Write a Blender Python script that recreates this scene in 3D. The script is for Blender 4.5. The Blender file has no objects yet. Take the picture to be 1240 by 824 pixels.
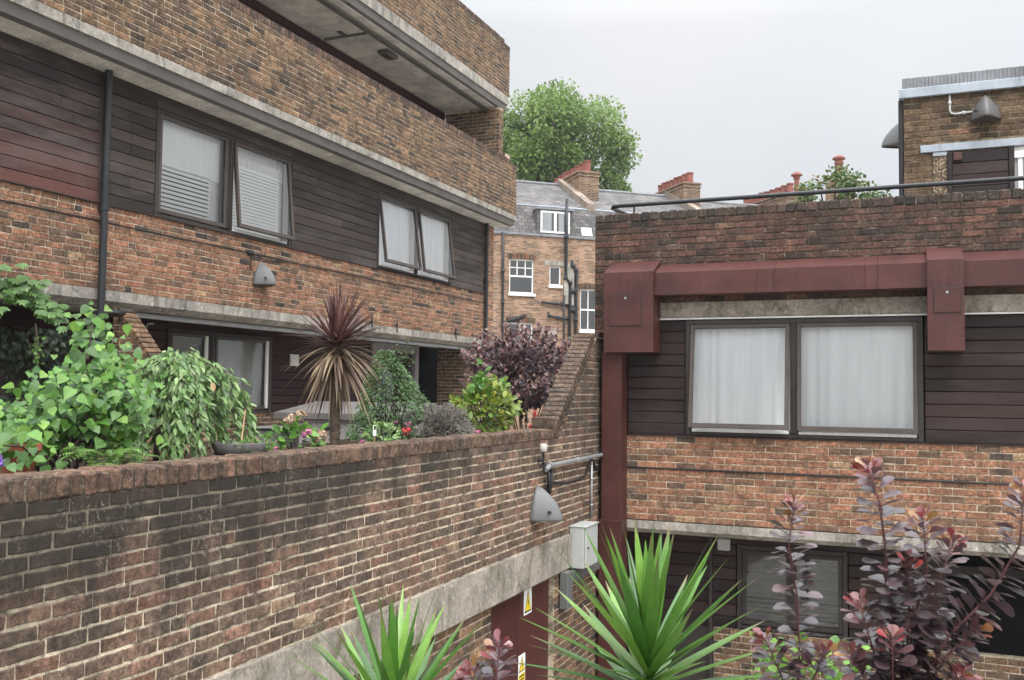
import bpy, math, random
from mathutils import Vector, Matrix
random.seed(7)
R = random.random
def U(a, b): return a + (b - a) * random.random()
V = Vector
C = bpy.context.scene.collection
LIFT = 3.95            # heights below are written from the viewer's eye level; everything is lifted so the garden floor is z = 0
G = -3.95

# ------------------------------------------------------------------ materials
class NT:
    def __init__(s, name):
        s.m = bpy.data.materials.new(name); s.m.use_nodes = True
        s.t = s.m.node_tree; s.t.nodes.clear()
        s.out = s.t.nodes.new('ShaderNodeOutputMaterial')
    def n(s, ty, props=None, **ins):
        nd = s.t.nodes.new(ty)
        for k, v in (props or {}).items(): setattr(nd, k, v)
        for k, v in ins.items():
            key = int(k[1:]) if k[0] == 'i' and k[1:].isdigit() else k.replace('_', ' ')
            if isinstance(v, bpy.types.NodeSocket): s.t.links.new(v, nd.inputs[key])
            else: nd.inputs[key].default_value = v
        return nd
    def ramp(s, fac, stops, interp='LINEAR'):
        nd = s.t.nodes.new('ShaderNodeValToRGB'); s.t.links.new(fac, nd.inputs[0])
        cr = nd.color_ramp; cr.interpolation = interp
        while len(cr.elements) < len(stops): cr.elements.new(0.5)
        for e, (p, c) in zip(cr.elements, stops):
            e.position = p; e.color = (c if isinstance(c, tuple) else (c, c, c)) + (1,)
        return nd.outputs[0]
    def mix(s, f, a, b, mode='MIX'):
        nd = s.t.nodes.new('ShaderNodeMix'); nd.data_type = 'RGBA'; nd.blend_type = mode
        for i, v in ((0, f), (6, a), (7, b)):
            if isinstance(v, bpy.types.NodeSocket): s.t.links.new(v, nd.inputs[i])
            else: nd.inputs[i].default_value = v if i == 0 else (tuple(v) + (1,))
        return nd.outputs[2]
    def math(s, op, a, b=0.0, clamp=False):
        nd = s.t.nodes.new('ShaderNodeMath'); nd.operation = op; nd.use_clamp = clamp
        for i, v in ((0, a), (1, b)):
            if isinstance(v, bpy.types.NodeSocket): s.t.links.new(v, nd.inputs[i])
            else: nd.inputs[i].default_value = v
        return nd.outputs[0]
    def pos(s, scale=(1, 1, 1)):
        g = s.n('ShaderNodeNewGeometry')
        return s.n('ShaderNodeMapping', Vector=g.outputs['Position'], Scale=scale).outputs[0]
    def noise(s, vec, scale, detail=4, rough=.6, dist=0):
        return s.n('ShaderNodeTexNoise', Vector=vec, Scale=scale, Detail=detail, Roughness=rough, Distortion=dist).outputs[0]
    def tone(s):
        a = s.n('ShaderNodeAttribute', {'attribute_name': 'tone'})
        sp = s.n('ShaderNodeSeparateColor', Color=a.outputs['Color'])
        return sp.outputs
    def bump(s, h, strength, dist):
        return s.n('ShaderNodeBump', Height=h, Strength=strength, Distance=dist).outputs[0]
    def finish(s, col, rough=.8, normal=None, spec=.3, metal=0.0, **kw):
        b = s.n('ShaderNodeBsdfPrincipled')
        for k, v in (('Base Color', col), ('Roughness', rough), ('Normal', normal), ('Specular IOR Level', spec), ('Metallic', metal)):
            if v is None: continue
            if isinstance(v, bpy.types.NodeSocket): s.t.links.new(v, b.inputs[k])
            else: b.inputs[k].default_value = (tuple(v) + (1,)) if isinstance(v, (tuple, list)) else v
        s.t.links.new(b.outputs[0], s.out.inputs[0]); s.b = b
        return s.m

def brick_mat(name, stops, soot=.3, soot_lo=.5, white=.3, streak=None, gain=1.0):
    t = NT(name); p = t.pos(); to = t.tone()
    c = t.ramp(to[0], stops)
    g = t.ramp(to[1], [(0, .84 * gain), (1, 1.16 * gain)])
    c = t.mix(1, c, g, 'MULTIPLY')
    m = t.ramp(t.noise(p, 30, 6, .75), [(.36, .42), (.5, .95), (.64, 1.6)])
    c = t.mix(1, c, m, 'MULTIPLY')
    m = t.ramp(t.noise(p, 8, 5, .65), [(.38, .70), (.62, 1.30)])
    c = t.mix(1, c, m, 'MULTIPLY')
    sp = t.ramp(t.noise(p, 130, 3, .6), [(.57, 0.0), (.64, 1.0)])
    c = t.mix(t.math('MULTIPLY', sp, .75), c, (.03, .026, .024))
    s1 = t.ramp(t.noise(p, 2.3, 7, .68, .4), [(soot_lo - .05, 0.0), (soot_lo + .22, 1.0)])
    s2 = t.ramp(t.noise(p, 55, 3, .7), [(.35, 0.25), (.7, 1.0)])
    sf = t.math('MULTIPLY', t.math('MULTIPLY', s1, s2), soot)
    c = t.mix(sf, c, (.028, .026, .025))
    if streak:
        c = t.mix(t.math('MULTIPLY', soot_streak(t, *streak[:2]), streak[2]), c, (.030, .026, .022))
    w = t.ramp(t.noise(p, 48, 4, .75), [(.57, 0.0), (.66, 1.0)])
    w2 = t.ramp(t.noise(p, 3.1, 4, .6), [(.48, 0.0), (.62, 1.0)])
    c = t.mix(t.math('MULTIPLY', t.math('MULTIPLY', w, w2), white), c, (.5, .46, .4))
    b = t.bump(t.noise(p, 70, 6, .8), .8, .010)
    return t.finish(c, .92, b, .2)

def soot_streak(t, z0, z1):
    g2 = t.n('ShaderNodeNewGeometry'); sp = t.n('ShaderNodeSeparateXYZ', Vector=g2.outputs['Position'])
    zf = t.n('ShaderNodeMapRange', Value=sp.outputs[2], i1=z0 + LIFT, i2=z1 + LIFT, i3=0.0, i4=1.0).outputs[0]
    yf = t.n('ShaderNodeMapRange', Value=sp.outputs[1], i1=2.5, i2=8.8, i3=.14, i4=-.16).outputs[0]
    st = t.noise(t.pos((1.1, 1.1, .22)), 2.4, 6, .7)
    return t.ramp(t.math('ADD', t.math('ADD', t.math('MULTIPLY', zf, .40), yf), t.math('MULTIPLY', st, .75)), [(.50, 0.0), (.76, 1.0)])
def mortar_mat(name, col, dark=.6, lo=.45, streak=None, scale=7):
    t = NT(name); p = t.pos()
    n1 = t.ramp(t.noise(p, scale, 7, .75, .3), [(lo, 0.0), (lo + .12, 1.0)])
    n2 = t.ramp(t.noise(p, 45, 4, .7), [(.3, .6), (.7, 1.25)])
    c = t.mix(t.math('MULTIPLY', n1, dark), col, tuple(x * .16 for x in col))
    if streak: c = t.mix(t.math('MULTIPLY', soot_streak(t, *streak[:2]), streak[2]), c, (.03, .028, .026))
    c = t.mix(1, c, n2, 'MULTIPLY')
    return t.finish(c, .95, t.bump(t.noise(p, 90, 4, .7), .8, .008), .15)

def concrete_mat(name, col, stain=(.09, .085, .07), amt=.7, lo=.48, vs=.35):
    t = NT(name); p = t.pos()
    a = t.noise(p, 1.6, 8, .7, .6); s = t.noise(t.pos((1.5, 1.5, vs)), 5, 6, .72, .3)
    c = t.mix(t.ramp(a, [(.36, 0.0), (.64, 1.0)]), tuple(x * .62 for x in col), tuple(x * 1.15 for x in col))
    c = t.mix(t.math('MULTIPLY', t.ramp(s, [(lo, 0.0), (lo + .2, 1.0)]), amt), c, stain)
    w = t.ramp(t.noise(p, 11, 6, .75), [(.56, 0.0), (.66, 1.0)])
    c = t.mix(t.math('MULTIPLY', w, .5), c, tuple(min(.75, x * 1.7) for x in col))
    f = t.ramp(t.noise(p, 38, 5, .75), [(.36, .72), (.64, 1.22)])
    c = t.mix(1, c, f, 'MULTIPLY')
    return t.finish(c, .93, t.bump(t.noise(p, 60, 6, .7), .4, .006), .2)

def wood_mat(name, stops, grain=(1, 1, 9), rough=.72, wear=None):
    t = NT(name); to = t.tone()
    c = t.ramp(to[0], stops)
    g = t.noise(t.pos(grain), 9, 6, .7, .5)
    c = t.mix(.8, c, t.ramp(g, [(.3, .6), (.7, 1.35)]), 'MULTIPLY')
    if wear:
        k = t.ramp(t.noise(t.pos((.7, .7, 3)), 1.4, 6, .7), [(.47, 0.0), (.66, 1.0)])
        c = t.mix(t.math('MULTIPLY', k, wear[1]), c, wear[0])
    return t.finish(c, t.ramp(g, [(.2, rough - .12), (.8, rough + .12)]), t.bump(g, .3, .004), .3)

def paint_mat(name, col, rough=.45, var=.2, spec=.4, metal=0.0, scale=3, dirt=0.0):
    t = NT(name); p = t.pos()
    a = t.noise(p, scale, 6, .65); b = t.noise(t.pos((3, 3, .5)), 6, 5, .7)
    c = t.mix(t.ramp(a, [(.3, 0.0), (.7, 1.0)]), tuple(x * (1 - var) for x in col), tuple(min(1, x * (1 + var)) for x in col))
    if dirt: c = t.mix(t.math('MULTIPLY', t.ramp(b, [(.5, 0.0), (.72, 1.0)]), dirt), c, (.08, .075, .065))
    return t.finish(c, t.ramp(t.noise(p, 25, 4, .6), [(.3, max(.05, rough - .1)), (.7, rough + .12)]), t.bump(t.noise(p, 6, 3, .5), .06, .01), spec, metal)

def leaf_mat(name, stops, rough=.45, trans=.3, spec=.45, vein=.0):
    t = NT(name); to = t.tone(); p = t.pos()
    c = t.ramp(to[0], stops)
    al = t.n('ShaderNodeAttribute', {'attribute_name': 'tone'}).outputs['Alpha']
    c = t.mix(t.math('SUBTRACT', 1.0, al, True), c, (.16, .10, .05))
    c = t.mix(1, c, t.ramp(to[1], [(0, .7), (1, 1.3)]), 'MULTIPLY')
    c = t.mix(.5, c, t.ramp(t.noise(p, 30, 4, .6), [(.3, .7), (.7, 1.25)]), 'MULTIPLY')
    b = t.n('ShaderNodeBsdfPrincipled', Base_Color=c, Roughness=rough)
    b.inputs['Specular IOR Level'].default_value = spec
    tr = t.n('ShaderNodeBsdfTranslucent', Color=c)
    mx = t.n('ShaderNodeMixShader', i0=trans, i1=b.outputs[0], i2=tr.outputs[0])
    t.t.links.new(mx.outputs[0], t.out.inputs[0])
    return t.m

def glass_mat(name, tint=(.98, .99, .99), refl=.0):
    t = NT(name)
    fr = t.n('ShaderNodeFresnel', IOR=1.5)
    f = t.math('ADD', t.math('MULTIPLY', fr.outputs[0], 1.6), refl, True)
    tr = t.n('ShaderNodeBsdfTransparent', Color=tint + (1,))
    wob = t.bump(t.noise(t.pos(), 2.2, 2, .5), .05, .05)
    gl = t.n('ShaderNodeBsdfGlossy', Roughness=.02, Normal=wob)
    mx = t.n('ShaderNodeMixShader', i0=f, i1=tr.outputs[0], i2=gl.outputs[0])
    t.t.links.new(mx.outputs[0], t.out.inputs[0])
    return t.m

M = {}
dk, mdk, br, rd, yl, pk = (.035, .032, .032), (.075, .058, .05), (.135, .092, .068), (.195, .088, .062), (.23, .16, .095), (.30, .165, .115)
M['b_planter'] = brick_mat('planter brick', [(0, (.065, .05, .04)), (.3, (.115, .082, .06)), (.6, (.165, .108, .077)), (.85, (.205, .105, .075)), (1, (.23, .16, .105))], .5, .5, .45, (-1.35, -.45, .9), 1.15)
M['m_planter'] = mortar_mat('buff mortar', (.68, .585, .43), .9, .50, (-1.35, -.45, .75))
M['b_coping'] = brick_mat('coping brick', [(0, (.07, .053, .042)), (.5, (.135, .09, .062)), (.85, (.165, .095, .066)), (1, (.21, .135, .08))], .7, .46, .5)
M['b_spandrel'] = brick_mat('pinkish brick', [(0, (.06, .048, .04)), (.2, (.15, .096, .066)), (.5, (.25, .13, .077)), (.8, (.31, .142, .086)), (1, (.32, .21, .12))], .6, .48, .35, None, 1.1)
M['m_spandrel'] = mortar_mat('sandy mortar', (.56, .46, .34), .8, .46)
M['b_parapet'] = brick_mat('brown brick', [(0, (.06, .048, .038)), (.35, (.135, .09, .06)), (.7, (.21, .124, .07)), (1, (.265, .16, .09))], .75, .48, .3)
M['b_capping'] = brick_mat('sooty capping brick', [(0, (.06, .05, .043)), (.5, (.13, .088, .066)), (1, (.22, .13, .09))], .9, .42, .4)
M['b_cap_dark'] = brick_mat('blackened capping brick', [(0, (.035, .031, .027)), (.5, (.075, .055, .044)), (1, (.14, .085, .062))], .95, .40, .4)
M['b_dark'] = brick_mat('sooty red brick', [(0, (.04, .033, .028)), (.35, (.088, .055, .041)), (.7, (.145, .072, .052)), (1, (.18, .105, .07))], .95, .40, .5)
M['b_upper'] = brick_mat('ochre brick', [(0, (.06, .045, .032)), (.4, (.115, .078, .048)), (.75, (.16, .105, .065)), (1, (.21, .09, .055))], .5, .5, .2)
M['m_dark'] = mortar_mat('weathered mortar', (.54, .45, .33), .85, .47)
M['m_soot'] = mortar_mat('sooty mortar', (.30, .25, .19), .95, .36)
M['m_ochre'] = mortar_mat('ochre mortar', (.27, .21, .135), .7, .46)
M['concrete'] = concrete_mat('weathered concrete', (.36, .33, .285), (.10, .092, .075), .75, .46)
M['concrete_lintel'] = concrete_mat('stained concrete', (.33, .29, .245), (.11, .098, .065), .9, .46, .8)
M['soffit'] = concrete_mat('painted soffit', (.72, .68, .61), (.3, .27, .23), .35, .55, 1)
M['render'] = concrete_mat('cream render', (.27, .22, .175), (.14, .115, .09), .6, .48)
M['dark_edge'] = paint_mat('dark drip edge', (.12, .11, .10), .8)
M['wood'] = wood_mat('charcoal boards', [(0, (.023, .017, .014)), (.6, (.042, .031, .026)), (1, (.066, .048, .039))], wear=((.11, .094, .082), .55))
M['wood_red'] = wood_mat('worn red boards', [(0, (.03, .024, .023)), (.45, (.048, .033, .03)), (.75, (.075, .037, .031)), (1, (.115, .047, .037))], wear=((.14, .105, .095), .55))
M['wood_r'] = wood_mat('brown black boards', [(0, (.012, .007, .0065)), (.6, (.024, .013, .011)), (1, (.038, .020, .017))], rough=.58, wear=((.07, .054, .05), .4))
M['wood_maroon'] = wood_mat('maroon boards', [(0, (.022, .008, .009)), (1, (.04, .013, .014))])
M['frame'] = paint_mat('dark brown joinery', (.032, .026, .023), .55, .3)
M['sash'] = paint_mat('bronze sash', (.07, .056, .048), .5, .25)
M['white'] = paint_mat('white paint', (.72, .71, .68), .5, .08, dirt=.25)
M['cream'] = paint_mat('cream plastic', (.46, .44, .38), .5, .1, dirt=.4)
M['glass'] = glass_mat('window glass')
M['glass_dark'] = glass_mat('reflective glass', (.55, .57, .57), .05)
M['black'] = paint_mat('dark interior', (.010, .010, .011), 1.0, .2, 0.0)  # shade of unlit interiors and recesses put into the colour as black
M['pipe'] = paint_mat('black cast iron', (.018, .019, .021), .45, .3)
def weathered_paint(name, col):
    t = NT(name); p = t.pos()
    c = t.mix(t.ramp(t.noise(p, 2.2, 6, .65), [(.36, 0.0), (.64, 1.0)]), tuple(x * .75 for x in col), tuple(x * 1.25 for x in col))
    st = t.noise(t.pos((9, 9, .6)), 3, 5, .7)
    c = t.mix(t.math('MULTIPLY', t.ramp(st, [(.56, 0.0), (.70, 1.0)]), .28), c, (.14, .07, .066))
    c = t.mix(t.math('MULTIPLY', t.ramp(t.noise(t.pos((3, 3, .35)), 4, 6, .7), [(.54, 0.0), (.7, 1.0)]), .4), c, (.035, .018, .017))
    c = t.mix(t.math('MULTIPLY', t.ramp(t.noise(p, 60, 3, .6), [(.64, 0.0), (.70, 1.0)]), .3), c, (.17, .12, .11))
    return t.finish(c, t.ramp(st, [(.3, .38), (.7, .62)]), t.bump(t.noise(p, 3.5, 3, .5), .12, .02), .35)
M['maroon'] = weathered_paint('maroon sheet metal', (.066, .0215, .0175))
M['maroon_door'] = wood_mat('maroon door', [(0, (.06, .018, .016)), (1, (.075, .022, .019))], (6, 6, .6), .5)
M['grey_metal'] = paint_mat('grey cabinet', (.42, .43, .41), .5, .06, dirt=.12)
M['lamp'] = paint_mat('grey lamp shell', (.125, .127, .124), .5, .12)
M['lamp_dark'] = paint_mat('dark lamp shell', (.10, .095, .09), .5, .12)
M['diffuser'] = paint_mat('brown diffuser', (.11, .075, .06), .4)
M['zinc'] = paint_mat('blue grey zinc', (.33, .37, .41), .5, .2, .5, dirt=.35)
M['lead'] = paint_mat('weathered lead', (.19, .195, .205), .7, .3, dirt=.3)
M['galv'] = paint_mat('galvanised steel', (.38, .39, .39), .4, .2, .5, .5)
M['yellow'] = paint_mat('sign yellow', (.75, .55, .02), .5, .05)
M['ink'] = paint_mat('sign black', (.012, .012, .012), .5, .05)
M['signwhite'] = paint_mat('sign white', (.74, .74, .70), .5, .04)
M['terracotta'] = paint_mat('terracotta', (.32, .095, .055), .8, .2, dirt=.3)
M['pinkpots'] = paint_mat('chimney pot clay', (.23, .08, .058), .8, .25, dirt=.3)
M['shed'] = paint_mat('mauve grey plastic', (.25, .225, .225), .6, .1)
M['shed_lid'] = paint_mat('shed lid', (.12, .11, .105), .6, .2)
M['cane'] = paint_mat('bamboo cane', (.42, .28, .15), .6, .2)
M['blind'] = paint_mat('blind slats', (.82, .82, .80), .55, .04)
def cloth(name, col, tr=.25):
    t = NT(name); p = t.pos((1, 1, .08))
    c = t.mix(t.ramp(t.noise(p, 9, 4, .6), [(.3, 0.0), (.7, 1.0)]), tuple(x * .9 for x in col), col)
    b = t.n('ShaderNodeBsdfPrincipled', Base_Color=c, Roughness=.9)
    r = t.n('ShaderNodeBsdfTranslucent', Color=c)
    mx = t.n('ShaderNodeMixShader', i0=tr, i1=b.outputs[0], i2=r.outputs[0])
    t.t.links.new(mx.outputs[0], t.out.inputs[0]); return t.m
M['curtain'] = cloth('white curtain', (.93, .93, .93), .08)
M['net'] = cloth('grey net curtain', (.55, .54, .51), .12)
M['bark'] = paint_mat('grey brown bark', (.10, .075, .055), .9, .4, .2, scale=18)
M['bark_dark'] = paint_mat('dark stem', (.045, .028, .026), .8, .3)
M['stem_red'] = paint_mat('reddish stem', (.10, .035, .035), .6, .3)
M['stem_green'] = paint_mat('green stem', (.10, .14, .05), .6, .3)
def soil_mat():
    t = NT('soil and litter'); p = t.pos()
    c = t.ramp(t.noise(p, 12, 8, .75), [(.3, (.018, .013, .009)), (.55, (.05, .036, .025)), (.75, (.10, .075, .05))])
    return t.finish(c, .95, t.bump(t.noise(p, 20, 6, .7), .9, .03), .1)
M['soil'] = soil_mat()
def paving_mat():
    t = NT('paving'); p = t.pos()
    b = t.n('ShaderNodeTexBrick', Vector=p, Scale=1.0, Color1=(.30, .28, .25, 1), Color2=(.38, .355, .32, 1), Mortar=(.1, .09, .08, 1))
    b.inputs['Brick Width'].default_value = .45; b.inputs['Row Height'].default_value = .45; b.inputs['Mortar Size'].default_value = .008
    c = t.mix(.7, b.outputs[0], t.ramp(t.noise(p, 3, 7, .7), [(.3, .5), (.7, 1.2)]), 'MULTIPLY')
    return t.finish(c, .9, t.bump(t.noise(p, 30, 5, .7), .4, .01), .2)
M['paving'] = paving_mat()
def far_brick_mat(k=1.0):
    t = NT('victorian stock brick')
    uv = t.n('ShaderNodeUVMap'); p = t.pos()
    b = t.n('ShaderNodeTexBrick', Vector=uv.outputs[0], Scale=1.0, Color1=(0, 0, 0, 1), Color2=(1, 1, 1, 1), Mortar=(.5, .5, .5, 1))
    b.inputs['Brick Width'].default_value = .225; b.inputs['Row Height'].default_value = .075; b.inputs['Mortar Size'].default_value = .008
    b.inputs['Bias'].default_value = 0; b.offset = .5
    c = t.ramp(b.outputs[0], [(p_, tuple(x * k for x in c_)) for p_, c_ in ((0, (.13, .09, .07)), (.35, (.24, .145, .102)), (.7, (.33, .19, .13)), (1, (.38, .25, .17)))])
    c = t.mix(b.outputs[1], c, (.36, .29, .2))
    c = t.mix(.8, c, t.ramp(t.noise(p, 1.1, 8, .72), [(.3, .5), (.7, 1.25)]), 'MULTIPLY')
    return t.finish(c, .95, None, .1)
M['far_brick'] = far_brick_mat()
M['stack_brick'] = far_brick_mat(.58)
def slate_mat():
    t = NT('roof slate')
    uv = t.n('ShaderNodeUVMap'); p = t.pos()
    b = t.n('ShaderNodeTexBrick', Vector=uv.outputs[0], Scale=1.0, Color1=(0, 0, 0, 1), Color2=(1, 1, 1, 1), Mortar=(0, 0, 0, 1))
    b.inputs['Brick Width'].default_value = .28; b.inputs['Row Height'].default_value = .2; b.inputs['Mortar Size'].default_value = .014
    c = t.ramp(b.outputs[0], [(0, (.085, .08, .078)), (.6, (.13, .12, .115)), (1, (.175, .16, .147))])
    c = t.mix(b.outputs[1], c, (.05, .05, .052))
    c = t.mix(.8, c, t.ramp(t.noise(p, 1.4, 8, .72), [(.3, .6), (.7, 1.3)]), 'MULTIPLY')
    return t.finish(c, .8, None, .25)
M['slate'] = slate_mat()
def pebble_mat():
    t = NT('exposed pebble panel'); p = t.pos()
    v = t.n('ShaderNodeTexVoronoi', Vector=p, Scale=48.0)
    sp = t.n('ShaderNodeSeparateColor', Color=v.outputs['Color'])
    c = t.ramp(sp.outputs[0], [(0, (.12, .075, .04)), (.4, (.30, .21, .12)), (1, (.46, .38, .28))])
    c = t.mix(t.ramp(v.outputs['Distance'], [(.35, 0.0), (.6, 1.0)]), c, (.08, .06, .045))
    return t.finish(c, .85, t.bump(v.outputs['Distance'], .8, -.01), .3)
M['pebble'] = pebble_mat()
# leaves
M['l_heart'] = leaf_mat('lime green leaf', [(0, (.035, .095, .015)), (.5, (.085, .205, .028)), (1, (.20, .35, .055))], .40, .35)
M['l_weep'] = leaf_mat('narrow green leaf', [(0, (.055, .12, .03)), (.5, (.12, .22, .055)), (1, (.25, .34, .14))], .42, .25)
M['l_fern'] = leaf_mat('fern leaf', [(0, (.06, .13, .02)), (1, (.14, .25, .05))], .5, .35)
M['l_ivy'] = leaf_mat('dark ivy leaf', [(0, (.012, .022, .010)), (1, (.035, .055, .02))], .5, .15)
M['l_creeper'] = leaf_mat('creeper leaf', [(0, (.06, .14, .03)), (1, (.14, .26, .06))], .4, .3)
M['l_mound'] = leaf_mat('small dark green leaf', [(0, (.035, .08, .02)), (.6, (.065, .135, .035)), (1, (.12, .20, .06))], .45, .25)
M['l_grey'] = leaf_mat('grey lavender sprig', [(0, (.11, .10, .085)), (.6, (.20, .165, .15)), (1, (.14, .17, .09))], .8, .2)
M['l_yellow'] = leaf_mat('yellow green leaf', [(0, (.065, .12, .02)), (.45, (.14, .21, .03)), (1, (.33, .34, .05))], .42, .3)
M['l_smoke'] = leaf_mat('far purple leaf', [(0, (.035, .027, .032)), (.5, (.085, .06, .066)), (.8, (.19, .085, .08)), (1, (.28, .18, .15))], .5, .25)
M['l_smoke_near'] = leaf_mat('purple smoke bush leaf', [(0, (.035, .027, .030)), (.4, (.085, .054, .060)), (.7, (.15, .066, .066)), (.92, (.25, .04, .042)), (1, (.22, .11, .035))], .32, .2, .85)
M['l_yucca'] = leaf_mat('yucca leaf', [(0, (.024, .075, .011)), (.5, (.06, .16, .02)), (1, (.15, .28, .045))], .34, .2, .55)
M['l_cordy'] = leaf_mat('burgundy cordyline leaf', [(0, (.04, .018, .019)), (.6, (.11, .048, .044)), (1, (.21, .11, .09))], .36, .2, .6)
M['l_dry'] = leaf_mat('dry cordyline leaf', [(0, (.085, .05, .038)), (.5, (.19, .13, .085)), (1, (.38, .30, .18))], .6, .2)
M['l_tree'] = leaf_mat('plane tree leaf', [(0, (.075, .13, .03)), (.5, (.15, .24, .055)), (1, (.25, .34, .10))], .5, .45)
M['l_roofshrub'] = leaf_mat('shrub leaf', [(0, (.045, .085, .02)), (.7, (.09, .155, .04)), (1, (.20, .12, .05))], .5, .3)
M['f_pink'] = leaf_mat('pink petals', [(0, (.45, .08, .22)), (1, (.62, .25, .42))], .6, .3)
M['f_red'] = leaf_mat('red petals', [(0, (.5, .03, .04)), (1, (.65, .10, .09))], .6, .3)
M['f_cream'] = leaf_mat('faded cream petals', [(0, (.36, .22, .15)), (1, (.55, .42, .30))], .7, .3)
M['f_purple'] = leaf_mat('violet petals', [(0, (.2, .1, .4)), (1, (.35, .2, .6))], .6, .3)

# ------------------------------------------------------------------ mesh builder
class MB:
    def __init__(s): s.v = []; s.f = []; s.t = []; s.mi = []; s.slot = 0; s.uv = None
    def add(s, vs, fs, tone=None):
        b = len(s.v); tone = tone or (R(), R(), R())
        s.v.extend(vs); s.t.extend([tone] * len(vs))
        for f in fs: s.f.append([b + i for i in f]); s.mi.append(s.slot)
    def box(s, a, b, tone=None, ch=.0, jit=0.0):
        c = (V(a) + V(b)) / 2; h = (V(b) - V(a)) / 2
        s.cbox(c, (V((1, 0, 0)), V((0, 1, 0)), V((0, 0, 1))), [abs(x) for x in h], ch, jit, tone)
    def cbox(s, c, ax, h, ch=.004, jit=0.0, tone=None):
        c = V(c)
        jj = {}
        def J(sx, sy, sz):
            k = (sx, sy, sz)
            if k not in jj: jj[k] = V((U(-jit, jit), U(-jit, jit), U(-jit, jit))) if jit else V((0, 0, 0))
            return jj[k]
        ch = min(ch, min(h) * .6)
        if ch <= 0:
            vs = []
            for sx in (-1, 1):
                for sy in (-1, 1):
                    for sz in (-1, 1): vs.append(c + ax[0] * (sx * h[0]) + ax[1] * (sy * h[1]) + ax[2] * (sz * h[2]) + J(sx, sy, sz))
            fs = [(0, 1, 3, 2), (4, 6, 7, 5), (0, 4, 5, 1), (2, 3, 7, 6), (0, 2, 6, 4), (1, 5, 7, 3)]
            if ax[0].cross(ax[1]).dot(ax[2]) < 0: fs = [f[::-1] for f in fs]
            s.add(vs, fs, tone); return
        idx = {}; vs = []
        sg = (-1, 1)
        for sx in sg:
            for sy in sg:
                for sz in sg:
                    for a in range(3):
                        d = [h[i] - (0 if i == a else ch) for i in range(3)]
                        idx[(sx, sy, sz, a)] = len(vs)
                        vs.append(c + ax[0] * (sx * d[0]) + ax[1] * (sy * d[1]) + ax[2] * (sz * d[2]) + J(sx, sy, sz))
        fs = []
        for a in range(3):
            b_, c_ = [i for i in range(3) if i != a]
            for sa in sg:
                q = []
                for sb, sc in ((-1, -1), (1, -1), (1, 1), (-1, 1)):
                    k = [0, 0, 0]; k[a] = sa; k[b_] = sb; k[c_] = sc; q.append(idx[tuple(k) + (a,)])
                fs.append(q)
            for sb in sg:
                for sc in sg:
                    k0 = [0, 0, 0]; k1 = [0, 0, 0]; k0[a] = -1; k1[a] = 1
                    k0[b_] = k1[b_] = sb; k0[c_] = k1[c_] = sc
                    fs.append([idx[tuple(k0) + (b_,)], idx[tuple(k1) + (b_,)], idx[tuple(k1) + (c_,)], idx[tuple(k0) + (c_,)]])
        for sx in sg:
            for sy in sg:
                for sz in sg: fs.append([idx[(sx, sy, sz, a)] for a in range(3)])
        out = []
        for f in fs:
            n = (vs[f[1]] - vs[f[0]]).cross(vs[f[2]] - vs[f[0]])
            m = sum((vs[i] for i in f), V((0, 0, 0))) / len(f) - c
            out.append(f if n.dot(m) >= 0 else f[::-1])
        s.add(vs, out, tone)
    def prism(s, poly, vec, tone=None):
        poly = [V(p) for p in poly]; vec = V(vec); n = len(poly)
        nn = V((0, 0, 0))
        for i in range(n): nn += poly[i].cross(poly[(i + 1) % n])
        if nn.dot(vec) > 0: poly = poly[::-1]
        vs = poly + [p + vec for p in poly]
        fs = [list(range(n)), list(range(2 * n - 1, n - 1, -1))]
        for i in range(n):
            j = (i + 1) % n; fs.append([i, i + n, j + n, j])
        s.add(vs, fs, tone)
    def tube(s, pts, rad, sides=8, cap=True, tone=None):
        pts = [V(p) for p in pts]; n = len(pts)
        if not isinstance(rad, (list, tuple)): rad = [rad] * n
        vs = []; prev = None
        for i, p in enumerate(pts):
            d = (pts[min(i + 1, n - 1)] - pts[max(i - 1, 0)]).normalized()
            if prev is None: a = d.orthogonal().normalized()
            else:
                a = prev - d * prev.dot(d)
                a = a.normalized() if a.length > 1e-6 else d.orthogonal().normalized()
            prev = a; b = d.cross(a)
            for k in range(sides):
                t = 2 * math.pi * k / sides; vs.append(p + (a * math.cos(t) + b * math.sin(t)) * rad[i])
        fs = []
        for i in range(n - 1):
            for k in range(sides):
                k2 = (k + 1) % sides; fs.append([i * sides + k, i * sides + k2, (i + 1) * sides + k2, (i + 1) * sides + k])
        if cap: fs += [list(range(sides))[::-1], [(n - 1) * sides + k for k in range(sides)]]
        s.add(vs, fs, tone)
    def lathe(s, c, prof, sides=16, tone=None):
        c = V(c); vs = []
        for r, z in prof:
            for k in range(sides):
                t = 2 * math.pi * k / sides; vs.append(c + V((r * math.cos(t), r * math.sin(t), z)))
        fs = []
        for i in range(len(prof) - 1):
            for k in range(sides):
                k2 = (k + 1) % sides; fs.append([i * sides + k, i * sides + k2, (i + 1) * sides + k2, (i + 1) * sides + k])
        fs += [list(range(sides))[::-1], [(len(prof) - 1) * sides + k for k in range(sides)]]
        s.add(vs, fs, tone)
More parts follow.
